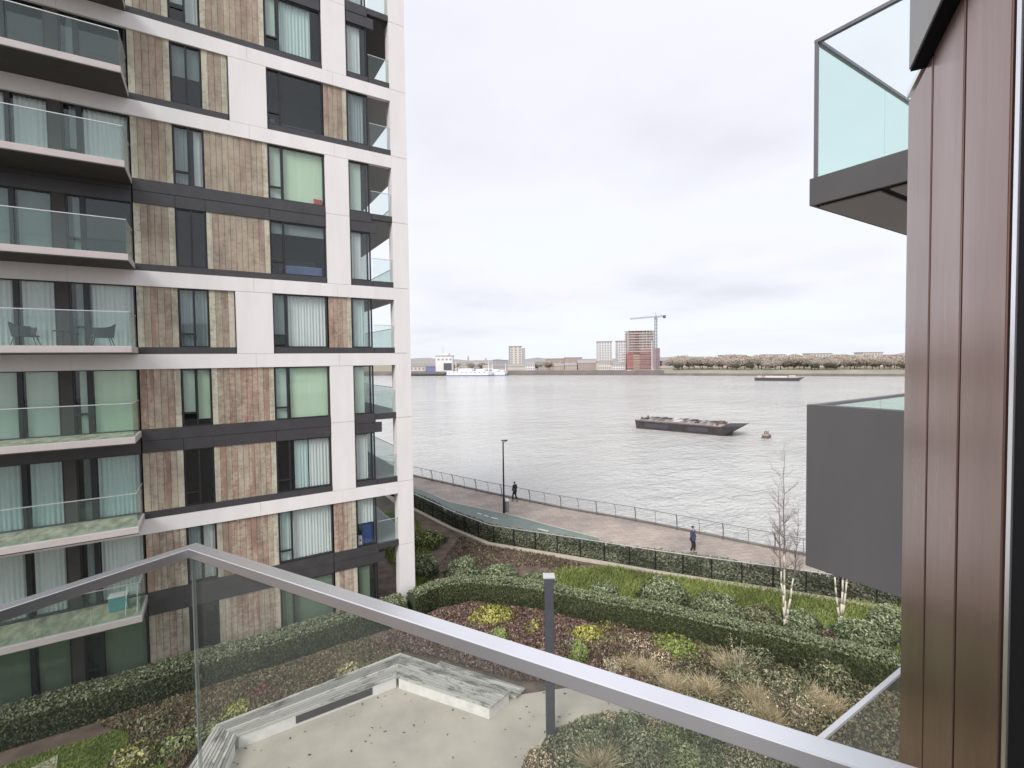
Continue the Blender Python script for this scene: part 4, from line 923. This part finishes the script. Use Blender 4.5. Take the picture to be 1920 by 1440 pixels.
person(G(1299, 1037), math.radians(200), 'person in a dark blue hooded jacket standing near the ivy fence', 'coat_blue', False, True, .10)

# ------------------------------------------------------------------ vessels
def hull(t, L_, W_, H_, rake=2.6, mat='hull_dark'):
    m = MB(); h2 = W_/2
    # barge with raked ends; x along, origin at stern
    P = [(0.3, 0), (0, H_), (L_-rake, -.0), (L_, H_+.25)]
    vs = [(0.5, -h2, -.6), (L_-rake, -h2, -.6), (L_+.0, -h2*.8, H_+.35), (L_-rake*.9, -h2, H_), (0.6, -h2, H_), (0, -h2*.95, H_+.1),
          (0.5, h2, -.6), (L_-rake, h2, -.6), (L_+.0, h2*.8, H_+.35), (L_-rake*.9, h2, H_), (0.6, h2, H_), (0, h2*.95, H_+.1)]
    fs = [(0, 1, 3, 4), (1, 2, 3), (0, 4, 5), (6, 10, 9, 7), (7, 9, 8), (6, 11, 10), (1, 7, 8, 2), (0, 5, 11, 6), (0, 6, 7, 1)]
    m.add(vs, fs); m.build('hull', mat, t)
    d = MB(); d.add([(0.6, -h2+.05, H_-.02), (L_-rake*.9, -h2+.05, H_-.02), (L_-.1, -h2*.78, H_+.3), (L_-.1, h2*.78, H_+.3), (L_-rake*.9, h2-.05, H_-.02), (0.6, h2-.05, H_-.02), (.05, h2*.9, H_+.08), (.05, -h2*.9, H_+.08)],
                    [(0, 1, 4, 5), (7, 0, 5, 6)]); d.build('deck', 'deck_tan', t)
    d = MB(); d.add([(L_-rake*.9, -h2+.05, H_-.02), (L_-.1, -h2*.78, H_+.3), (L_-.1, h2*.78, H_+.3), (L_-rake*.9, h2-.05, H_-.02)], [(0, 1, 2, 3)]); d.build('foredeck', mat, t)
    s = MB()
    for y in (-1, 1): s.box(.6, L_-rake, y*h2-.06 if y > 0 else -h2-.06, y*h2+.06 if y > 0 else -h2+.06, H_-.12, H_+.08)
    s.build('gunwale', 'hull_rust', t)
    s = MB(); s.box(.6, L_-rake+.1, -h2-.04, -h2-.004, -.1, .12); s.build('rubbing_strake', 'hull_rust', t)
bx, by = G(1190, 803, -3); ex, ey = G(1345, 817, -3); ang = math.atan2(ey-by, ex-bx); Lw = math.hypot(ex-bx, ey-by)
W = 6.6; nx_, ny_ = -math.sin(ang), math.cos(ang)
t = thing('barge', 'long dark moored cargo barge with rows of hatch boards', 'barge', (bx+nx_*W/2-.0, by+ny_*W/2, -3), ang)
hull(t, Lw+4.2, W, 1.75, 4.2)
nH = 15
for r_ in (0, 1):
    for i in range(nH):
        x0 = 1.4+i*(Lw-3.2)/nH; q = rng.uniform(); mt = 'patch_white' if (r_, i) in ((0, 7), (0, 8), (1, 6), (1, 7)) else ('hatch_dark' if q < .62 else 'hatch_grey')
        m = MB(); m.box(x0, x0+(Lw-3.2)/nH*rng.uniform(.6, .95), (-2.7 if r_ == 0 else .3), (-.3 if r_ == 0 else 2.7), 1.76, 1.86+rng.uniform(0, .42)); m.build('hatch_board', mt, t)
for y in (-2.85, 0, 2.85): MB().box(1, Lw-1, y-.09, y+.09, 1.76, 2.05).build('coaming', 'hatch_grey', t)
for x, y in ((Lw-.6, -1.4), (Lw-.2, 1.2), (Lw+.6, .2), (.9, -1.5), (.9, 1.5)): MB().tube((x, y, 1.75), (x, y, 2.35), .22, n=10).build('bollard', 'hull_rust', t)
MB().box(Lw-1.4, Lw-.2, .8, 2.4, 1.8, 2.3).build('winch', 'hull_rust', t)
for a, b in ((2.2, 7.5), (11.5, 15.5)): MB().box(a, b, -W/2-.03, -W/2-.005, .45, 1.30).build('tyre_fender', 'hatch_dark', t)
p = G(1437, 821, -3); t = thing('mooring_buoy', 'rusty mooring buoy floating right of the barge', 'buoy', (p[0], p[1], -3), .3)
MB().tube((-1.1, 0, .1), (1.1, 0, .1), .62, n=14).build('float', 'hull_rust', t, smooth=False); MB().box(-1.2, 1.2, -.5, .5, .55, .75).build('deck', 'deck_tan', t)
m = MB(); [m.tube((.7*math.cos(a), .3*math.sin(a), .75), (.7*math.cos(a+1), .3*math.sin(a+1), 1.25), .07, n=6) for a in (0, 1.6, 3.1, 4.6)]; m.build('mooring_ring', 'hull_rust', t)
a0 = G(1415, 713.5, -3); a1 = G(1508, 714.5, -3); an = math.atan2(a1[1]-a0[1], a1[0]-a0[0]); L2 = math.hypot(a1[0]-a0[0], a1[1]-a0[1])
t = thing('barge', 'distant low grey barge near the far bank', 'barge', (a0[0], a0[1], -3), an); hull(t, L2, 6, 1.9, 4, 'hatch_dark')
MB().box(6, L2-9, -2.6, 2.6, 1.9, 2.9).build('hatch_cover', 'far_cream', t); MB().box(L2-8, L2-4.5, -2, 2, 1.9, 3.4).build('wheelhouse', 'far_conc', t); MB().box(1.5, 4, -2, 2, 1.9, 3.0).build('winch', 'far_conc', t)

# ------------------------------------------------------------------ far bank
SH1 = [G(x, y, -3) for x, y in [(560, 706.5), (700, 704.5), (835, 704.0), (950, 703.5), (1150, 703.5), (1245, 704), (1400, 705), (1700, 706), (1900, 705.5), (2150, 704)]]
dirn = Vector((SH1[-1][0]-SH1[0][0], SH1[-1][1]-SH1[0][1])).normalized(); nf = Vector((-dirn.y, dirn.x)); nf = nf if nf.x > 0 and nf.dot(Vector((_f[0], _f[1]))) > 0 else -nf
bk = MB()
SH2 = [(p[0]+nf.x*9, p[1]+nf.y*9) for p in SH1]
e0 = (SH1[0][0]-dirn.x*6000+nf.x*7000, SH1[0][1]-dirn.y*6000+nf.y*7000); e1 = (SH1[-1][0]+dirn.x*6000+nf.x*7000, SH1[-1][1]+dirn.y*6000+nf.y*7000)
x0 = (SH1[0][0]-dirn.x*6000, SH1[0][1]-dirn.y*6000); x1 = (SH1[-1][0]+dirn.x*6000, SH1[-1][1]+dirn.y*6000)
MB().prism([x0]+SH2+[x1, e1, e0], -6, 1.2).build('far_land', 'far_land', kind='structure')
m = MB(); n = len(SH1); vs = [(p[0], p[1], -3.5) for p in SH1]+[(p[0]+nf.x*.6, p[1]+nf.y*.6, -1.2) for p in SH1]+[(p[0], p[1], 1.25) for p in SH2]
m.add(vs, [(i, i+1, n+i+1, n+i) for i in range(n-1)]); m.build('far_river_wall', 'far_wall', kind='structure')
m = MB(); m.add(vs, [(n+i, n+i+1, 2*n+i+1, 2*n+i) for i in range(5, n-1)]); m.build('far_bank', 'far_bank', kind='structure')
m = MB(); m.add(vs, [(n+i, n+i+1, 2*n+i+1, 2*n+i) for i in range(5)]); m.build('far_bank', 'far_wall', kind='structure')
def shore(px, back=0.0):
    # ground position on the far bank seen at column px, a given distance behind the water edge
    d = ray(px, 700); d = Vector((d[0], d[1])); best = None
    for a, b in zip(SH1[:-1], SH1[1:]):
        a = Vector(a)+nf*back; b = Vector(b)+nf*back; e = b-a; den = d.x*e.y-d.y*e.x
        if abs(den) < 1e-9: continue
        tt = (a.x*e.y-a.y*e.x)/den; uu = (a.x*d.y-a.y*d.x)/den
        if tt > 0 and -.02 <= uu <= 1.02: best = (d.x*tt, d.y*tt)
    if best is None: best = (d.x*400, d.y*400)
    D = best[0]*_f[0]+best[1]*_f[1]; return best, D
def zat(px, py, D): return far(px, py, D)[2]
FACE = math.atan2(_r[1], _r[0])
def block(name, lab, cat, x0, x1, ytop, back, mat, roof='far_roof', wins=None, depth=14, winmat='far_win', ybase=None, group=None, pitched=False):
    (cx, cy), D = shore((x0+x1)/2, back); w_ = (x1-x0)/FPX*D; top = zat((x0+x1)/2, ytop, D); z0 = 1.2 if ybase is None else zat((x0+x1)/2, ybase, D)
    t = thing(name, lab, cat, (cx, cy, z0), FACE, group); h = top-z0
    MB().box(-w_/2, w_/2, 0, depth, -.5 if ybase is None else 0, h).build('wall', mat, t)
    if pitched:
        m = MB(); m.add([(-w_/2-.3, -.4, h+.02), (w_/2+.3, -.4, h+.02), (w_/2+.3, depth+.4, h+.02), (-w_/2-.3, depth+.4, h+.02), (-w_/2, depth/2, h*1.35+1), (w_/2, depth/2, h*1.35+1)], [(0, 1, 5, 4), (2, 3, 4, 5), (0, 4, 3), (1, 2, 5), (0, 3, 2, 1)]); m.build('roof', roof, t)
    else: MB().box(-w_/2-.4, w_/2+.4, -.4, depth+.4, h+.02, h+.7).build('roof', roof, t)
    if wins:
        nc, nr = wins
        wm = None
        for i in range(nc):
            for q in range(nr):
                cxw = -w_/2+w_*(i+.5)/nc; czw = h*(q+.55)/nr; ww = w_/nc*.28; wh = h/nr*.28
                if wm is None: wm = MB().box(-ww, ww, -.12, .1, -wh, wh).build('window', winmat, t); wm.location = (cxw, 0, czw)
                else: c = wm.copy(); COL.objects.link(c); c.parent = t; c.location = (cxw, 0, czw)
    return t, w_, h, D
# towers
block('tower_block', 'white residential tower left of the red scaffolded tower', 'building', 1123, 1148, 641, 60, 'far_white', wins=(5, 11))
block('tower_block', 'second white tower half hidden by the scaffolded tower', 'building', 1160, 1177, 640, 62, 'far_white', wins=(4, 11))
t, w_, h, D = block('tower_block', 'cream tower with grey side strips above the left bank', 'building', 956, 979, 650, 60, 'far_cream', wins=(3, 10))
MB().box(-w_/2-1, -w_/2-.02, -1, 6, 0, h+1).build('side_tower', 'far_grey', t); MB().box(w_/2+.05, w_/2+3.5, -1, 6, 0, h-1.5).build('side_tower', 'far_grey', t)
# construction tower
(cx, cy), D = shore(1207, 22); PX = D/FPX
t = thing('construction_tower', 'half built tower in red netting and scaffolding beside the crane', 'building', (cx, cy, 1.2), FACE)
def sx(px): return (px-1207)*PX
def sz(py): return zat(1207, py, D)-1.2
base = sz(693)
nfl = 15; zt = sz(620); MB().box(sx(1181), sx(1226), 1.3, 16, 0, zt-1).build('core', 'far_conc', t)
for i in range(nfl+1):
    z = base+(zt-base)*i/nfl; a, b = (1175, 1229) if z < sz(660) else (1179, 1228); MB().box(sx(a), sx(b), -.4, 18, z-.35, z+.2).build('floor_slab', 'far_conc' if i > 6 else 'far_redbrown', t)
for px in (1178, 1184, 1190, 1199, 1206, 1213, 1219, 1227): MB().box(sx(px)-.35, sx(px)+.35, .4, 1.1, base, zt).build('column', 'far_redbrown' if px in (1184, 1190, 1199) else 'far_conc', t)
MB().box(sx(1189), sx(1199), .9, 2, base, sz(626)).build('stair_core', 'far_shadow', t)
MB().box(sx(1175.5), sx(1187), -.05, .15, base+1, sz(661)).build('safety_net', 'far_red', t, label='bright red debris netting')
MB().box(sx(1200), sx(1222), -.05, .15, sz(692), sz(654)).build('safety_net', 'far_redbrown', t); MB().box(sx(1187.3), sx(1199.5), -.05, .15, sz(692), sz(664)).build('safety_net', 'far_tan', t)
for i in range(12):
    z = base+i*(sz(654)-base)/12; MB().box(sx(1176), sx(1222), -.9, -.62, z, z+.25).build('scaffold_deck', 'far_redbrown', t)
MB().box(sx(1222.5), sx(1237), -1, 14, 0, sz(653)).build('annex', 'far_redbrown', t); MB().box(sx(1221), sx(1222.3), -1.5, -.95, 0, sz(640)).build('hoist', 'far_white', t)
MB().box(sx(1172), sx(1244), -8, 16, -.4, base-.1).build('podium', 'far_cream', t)
# crane
(cx, cy), D = shore(1230, 20); PX = D/FPX; zc = zat(1230, 595, D); t = thing('tower_crane', 'tower crane with long jib over the half built tower', 'crane', (cx, cy, 1.2), FACE); hz = zc-1.2
def lattice(m, p, q, w_, n, r_=.14):
    p = Vector(p); q = Vector(q); d = (q-p); u = d.normalized(); a = Vector((0, 1, 0)) ; b = u.cross(a)
    cs = [a*w_+b*w_, a*w_-b*w_, -a*w_-b*w_, -a*w_+b*w_]
    for c in cs: m.tube(p+c, q+c, r_, n=4)
    for i in range(n):
        for j_ in range(4): m.tube(p+d*(i/n)+cs[j_], p+d*((i+1)/n)+cs[(j_+1) % 4], r_*.6, n=3)
m = MB(); lattice(m, (0, 0, 0), (0, 0, hz), .85, 16, .24); m.build('mast', 'far_crane', t)
m = MB(); lattice(m, (1, 0, hz+.6), (-48*PX, 0, hz-.8*PX*3), .5, 22, .17); m.build('jib', 'far_crane', t); m = MB(); lattice(m, (0, 0, hz+.4), (17*PX, 0, hz+1), .55, 6, .2); m.build('counter_jib', 'far_crane', t)
m = MB(); m.tube((0, 0, hz), (0, 0, hz+4), .3, .15, 6); m.tube((0, 0, hz+4), (-30*PX, 0, hz), .07, n=4); m.tube((0, 0, hz+4), (15*PX, 0, hz+1), .07, n=4); m.build('apex', 'far_crane', t)
MB().box(14*PX, 18*PX, -1, 1, hz-.9, hz+1.6).build('counterweight', 'far_dark', t); MB().box(-1.2, 1, -1.8, -.9, hz-2, hz-.1).build('cab', 'far_crane', t)
# terminal, ferries, sheds, houses
t, w_, h, D = block('ferry_terminal', 'tall white ferry terminal block with a thin mast', 'building', 817, 849, 668, 6, 'far_white', depth=10); MB().box(-w_/2+5, w_/2-4, 1, 9, h+.8, h+3.2).build('penthouse', 'far_white', t)
MB().tube((-1.5, 4, h), (-1.5, 4, h+11), .18, .08, 6).build('mast', 'far_crane', t); MB().box(w_/2-9, w_/2-1, -.4, .1, 1, 8).build('doorway', 'far_dark', t)
for i in range(4): MB().box(-w_/2+2+i*4, -w_/2+4.2+i*4, -.15, .1, h-4, h-2.4).build('window', 'far_win', t)
block('shed', 'blue shed left of the white ferry terminal', 'shed', 800, 816.5, 688, 8, 'far_blue', roof='far_blue'); block('warehouse', 'low pale warehouse at the left end of the far bank', 'warehouse', 745, 798, 688, 14, 'far_cream', wins=(7, 1))
m0 = thing('jetty', 'dark timber jetty under the ferry terminal', 'jetty', (0, 0, 0)); m = MB(); a, _ = shore(740, -5); b, _ = shore(835, -5); strip(m, a, b, 7, -1.6, -.6); m.build('deck', 'far_dark', m0)
for i in range(24): q = lerp2(a, b, i/23); MB().tube((q[0], q[1], -4), (q[0], q[1], -1.6), .5, n=6).build('pile', 'far_dark', m0)
def ferry(x0, x1, lab, back, hh=1.0):
    a, D0 = shore(x0, back); b, D1 = shore(x1, back); an = math.atan2(b[1]-a[1], b[0]-a[0]); Lf = math.hypot(b[0]-a[0], b[1]-a[1]); t = thing('ferry', lab, 'ferry', (a[0], a[1], -3), an)
    m = MB(); m.prism([(0, 0), (Lf*.06, -6), (Lf*.94, -6), (Lf, 0), (Lf*.94, 6), (Lf*.06, 6)], -.5, .8*hh); m.build('hull', 'ship_blue', t)
    m = MB(); m.prism([(0.8, 0), (Lf*.07, -5.9), (Lf*.93, -5.9), (Lf-.8, 0), (Lf*.93, 5.9), (Lf*.07, 5.9)], .81*hh, 3.6*hh); m.build('superstructure', 'ship_white', t)
    for i in range(9): MB().box(Lf*(.1+.09*i), Lf*(.1+.09*i)+Lf*.045, -5.97, -5.86, 2.2*hh, 3.0*hh).build('window', 'far_win', t)
    MB().box(Lf*.30, Lf*.58, -4.5, 4.5, 3.62*hh, 6.0*hh).build('deckhouse', 'ship_white', t, bevel=.6); MB().box(Lf*.66, Lf*.84, -4, 4, 3.62*hh, 5.6*hh).build('deckhouse', 'ship_white', t, bevel=.6)
    for f in (.22, .9): MB().tube((Lf*f, 0, 3.6*hh), (Lf*f, 0, 12*hh), .35, .2, 6).build('mast', 'ship_white', t)
ferry(836, 925, 'long white ferry with a blue hull beside the terminal', -12, 1.15); ferry(915, 952, 'smaller white ferry moored behind the long one', -2, .95)
hs = [(862, 882, 690, 30, 'far_tan', 'beige shed behind the ferries'), (884, 905, 684, 60, 'far_grey', 'grey block behind the ferries'), (905, 925, 688, 45, 'far_white', 'white low house behind the smaller ferry'),
      (925, 952, 676, 90, 'far_grey', 'long grey flat roofed block left of the cream tower'), (952, 990, 687, 20, 'far_cream', 'cream low building under the cream tower'), (985, 1003, 684, 24, 'far_white', 'white gabled shed right of the cream tower'),
      (1003, 1024, 679, 60, 'far_grey', 'grey warehouse right of the white shed'), (1026, 1060, 673, 110, 'far_brick', 'pale brick terrace row on the rise'), (1060, 1092, 671, 112, 'far_brick', 'second brick terrace row on the rise'), (1040, 1058, 686, 26, 'far_tan', 'tan house row by the wall, left one'),
      (1060, 1082, 685, 24, 'far_tan', 'tan house row by the wall, middle one'), (1084, 1120, 681, 30, 'far_brick', 'orange brown brick block left of the towers'), (1121, 1150, 679, 20, 'far_cream', 'cream low block at the foot of the white tower'), (1150, 1172, 684, 16, 'far_white', 'white site cabins beside the scaffolded tower'),
      (1242, 1258, 678, 30, 'far_brick', 'pink brick house right of the crane'), (1240, 1262, 690, 12, 'far_tan', 'low hut right of the podium')]
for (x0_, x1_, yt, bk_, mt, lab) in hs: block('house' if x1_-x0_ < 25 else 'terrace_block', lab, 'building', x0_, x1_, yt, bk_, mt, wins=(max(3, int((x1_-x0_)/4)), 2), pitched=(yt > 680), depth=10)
hr = [(1355, 1392, 666.5, 150, 'far_cream', 'cream flats partly hidden by trees, leftmost on the right bank'), (1395, 1415, 669, 160, 'far_white', 'small white flats between two tree groups'), (1436, 1473, 665.5, 140, 'far_cream', 'long cream flats with a dark roof right of the barge'),
      (1475, 1497, 669, 150, 'far_grey', 'grey low flats beside the long cream flats'), (1498, 1516, 668, 155, 'far_white', 'narrow white house in the gap'), (1519, 1560, 663.5, 140, 'far_cream', 'broad cream flats in the middle of the right bank'), (1562, 1587, 666, 150, 'far_white', 'white flats right of the broad cream flats'),
      (1592, 1612, 667, 155, 'far_cream', 'small cream flats behind bare trees'), (1618, 1655, 661.5, 140, 'far_cream', 'tallest cream flats near the bronze wall'), (1658, 1695, 666, 150, 'far_brick', 'brick flats cut by the bronze wall'), (1290, 1318, 670, 170, 'far_white', 'distant pale terrace behind the first trees')]
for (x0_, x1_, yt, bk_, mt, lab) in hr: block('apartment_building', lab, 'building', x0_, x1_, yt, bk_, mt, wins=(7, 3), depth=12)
# distant skyline
sk = [(778, 676, 5), (790, 673, 3), (862, 674, 4), (878, 667, 3), (893, 675, 5), (911, 671, 3), (935, 673, 4), (1012, 676, 5), (1030, 675, 4)]
for i, (px, py, wpx) in enumerate(sk):
    D = 2400; q = ray(px, 690)*D; t = thing('distant_tower', ['pale stepped tower on the hazy skyline', 'needle like tower on the hazy skyline', 'squat pale tower on the hazy skyline'][i % 3]+' at %s' % ['the far left edge', 'second from the left', 'just right of the terminal', 'above the long ferry', 'behind the ferry masts', 'left of the grey block', 'above the grey block', 'right of the cream tower', 'before the brick rows'][i], 'tower', (q[0], q[1], 1.2), FACE)
    h = zat(px, py, D)-1.2; w_ = wpx/FPX*D; MB().box(-w_/2, w_/2, 0, w_, 0, h*.8).build('shaft', 'far_haze' if False else 'far_grey', t); MB().box(-w_/4, w_/4, w_/4, w_*.7, h*.8, h).build('spire', 'far_grey', t)
m = MB(); pr = None
for i in range(60):
    a = SH1[0]; b = SH1[-1]; f = i/59; D = 1500; d = ray(500+1500*f, 680)*D; h = 9+5*math.sin(i*.7)+3*math.sin(i*2.3)+(5 if f < .3 else 0); cur = (d[0], d[1], h)
    if pr: m.add([(pr[0], pr[1], 0), (cur[0], cur[1], 0), cur, pr], [(0, 1, 2, 3)])
    pr = cur
m.build('hills', 'far_land2' if False else 'far_grey', kind='structure')

# far trees
def far_tree(n=700, w_=1.0, pal=P_TWIG, seed=0):
    t = bpy.data.objects.new('bare_tree', None); COL.objects.link(t)
    lobes = [(rng.uniform(-.5, .5), rng.uniform(-.4, .4), rng.uniform(.45, .8), rng.uniform(.28, .45)) for _ in range(7)]
    P = []
    for (x, y, z, r_) in lobes: d = unit(rng.normal(0, 1, (n//7, 3))); P.append(np.array([x*w_, y*w_, z])+d*(r_*rng.uniform(.3, 1, (n//7, 1))**.5)*np.array([1, 1, .75]))
    P = np.concatenate(P); P[:, 2] = np.maximum(P[:, 2], .1); A = leafset(P, rng.normal(0, 1, P.shape), .042, pal, .65+.5*P[:, 2])
    quads('crown', *A, parent=t)
    m = MB(); m.tube((0, 0, -.05), (0, 0, .5), .035, .02, 6)
    for (x, y, z, r_) in lobes: m.tube((0, 0, .25), (x*w_*.8, y*w_*.8, z), .018, .006, 4)
    m.build('trunk', 'bark', t); return t
protos = [far_tree(2400, 1.0), far_tree(2200, .8), far_tree(2800, 1.25), far_tree(2400, .9, [(0.13, 0.135, 0.09), (0.17, 0.17, 0.12), (0.10, 0.11, 0.075)])]
kinds = ['bare brown tree', 'slim bare brown tree', 'broad bare brown tree', 'dark evergreen tree']
where = [(1262, 1295, 'right after the tower podium'), (1295, 1335, 'in the first gap'), (1335, 1385, 'left of the first flats'), (1385, 1430, 'behind the first flats'), (1430, 1470, 'above the distant barge'), (1470, 1520, 'right of the distant barge'), (1520, 1575, 'before the broad cream flats'), (1575, 1640, 'before the tallest flats'), (1640, 1720, 'next to the bronze wall')]
first = {}
def place(pi, px, back, hpx, lab):
    (cx, cy), D = shore(px, back); h = hpx/FPX*D; rz = rng.uniform(0, 6.28); sc = (h*rng.uniform(.9, 1.2), h*rng.uniform(.9, 1.2), h)
    if pi not in first: o = protos[pi]; first[pi] = 1; o.location = (cx, cy, 1.0); o.rotation_euler = (0, 0, rz); o.scale = sc
    else: o = dup(protos[pi], (cx, cy, 1.0), rz, None, sc)
    o['label'] = lab; o['category'] = 'tree'; o['group'] = 'trees on the far bank'; return o
idx = 0
for px in np.arange(1258, 1715, 11.5):
    pi = int(rng.integers(0, 3)); reg = [w_[2] for w_ in where if w_[0] <= px < w_[1]] or ['near the bronze wall']
    place(pi, px+rng.uniform(-4, 4), rng.uniform(22, 48), rng.uniform(17, 26), kinds[pi]+' on the far bank '+reg[0])
for px in np.arange(1265, 1715, 17.0):
    pi = int(rng.integers(0, 3)); reg = [w_[2] for w_ in where if w_[0] <= px < w_[1]] or ['near the bronze wall']
    place(pi, px+rng.uniform(-5, 5), rng.uniform(60, 100), rng.uniform(20, 26), kinds[pi]+' further back on the far bank '+reg[0])
for px, h in ((1380, 12), (1408, 13), (1528, 13), (1552, 14), (1564, 12), (1694, 12), (1270, 12)): place(3, px, 14, h, 'dark evergreen bush close to the far river wall at %s' % [w_[2] for w_ in where if w_[0] <= px < w_[1]][0])
for px, h in ((855, 14), (880, 16), (905, 13), (1008, 14), (1030, 17), (1048, 15), (1072, 16), (1100, 18), (1118, 14)): place(int(rng.integers(0, 3)), px, rng.uniform(30, 60), h, 'bare tree among the houses left of the towers')

# ------------------------------------------------------------------ sky and sun
world = bpy.data.worlds.new('World'); scene.world = world; world.use_nodes = True; nt = world.node_tree; bg = nt.nodes['Background']
sun_dir = Vector((-.80, -.52, .80)).normalized(); elev = math.asin(sun_dir.z); azi = math.atan2(sun_dir.x, sun_dir.y)
sky = nt.nodes.new('ShaderNodeTexSky'); sky.sky_type = 'NISHITA'; sky.sun_disc = False; sky.sun_elevation = elev; sky.sun_rotation = azi
tc = nt.nodes.new('ShaderNodeTexCoord'); sp = nt.nodes.new('ShaderNodeSeparateXYZ'); nt.links.new(tc.outputs['Generated'], sp.inputs[0])
def mth(op, a, b=None):
    m_ = nt.nodes.new('ShaderNodeMath'); m_.operation = op
    for i, v in enumerate((a, b)):
        if v is None: continue
        if isinstance(v, (int, float)): m_.inputs[i].default_value = v
        else: nt.links.new(v, m_.inputs[i])
    return m_.outputs[0]
zz = mth('ADD', mth('MAXIMUM', sp.outputs[2], 0.0), .16); cx_ = mth('DIVIDE', sp.outputs[0], zz); cy_ = mth('DIVIDE', sp.outputs[1], zz)
cb = nt.nodes.new('ShaderNodeCombineXYZ'); nt.links.new(cx_, cb.inputs[0]); nt.links.new(cy_, cb.inputs[1])
n1 = noise(nt, cb.outputs[0], 0.75, 6, .50)
r1 = ramp(nt, [(0.34, (0.88, 0.915, 0.975)), (0.46, (0.89, 0.895, 0.96)), (0.56, (0.84, 0.845, 0.915)), (0.70, (0.74, 0.735, 0.80))]); nt.links.new(n1, r1.inputs[0])
hz_ = nt.nodes.new('ShaderNodeMapRange'); hz_.inputs[1].default_value = 0.0; hz_.inputs[2].default_value = .14; hz_.inputs[3].default_value = .5; hz_.inputs[4].default_value = 0.0; nt.links.new(sp.outputs[2], hz_.inputs[0])
c = mixc(nt, r1.outputs[0], (0.83, 0.89, 0.955), hz_.outputs[0])
mul = nt.nodes.new('ShaderNodeMix'); mul.data_type = 'RGBA'; mul.blend_type = 'MULTIPLY'; mul.inputs[0].default_value = 1; nt.links.new(sky.outputs[0], mul.inputs[6]); mul.inputs[7].default_value = (0.08, .08, .08, 1)
fin = mixc(nt, c, mul.outputs[2], 0.08)
nt.links.new(fin, bg.inputs[0]); bg.inputs[1].default_value = 1.13
sl = bpy.data.lights.new('sun', 'SUN'); sl.energy = 3.0; sl.angle = math.radians(25); sl.color = (1.0, .965, .93); so = bpy.data.objects.new('sun', sl); COL.objects.link(so); so.rotation_euler = sun_dir.to_track_quat('Z', 'Y').to_euler()

scene.view_settings.view_transform = 'Standard'; scene.view_settings.look = 'None'; scene.view_settings.exposure = 0; scene.view_settings.gamma = 1
scene.render.engine = 'CYCLES'; scene.cycles.max_bounces = 8; scene.cycles.transparent_max_bounces = 16
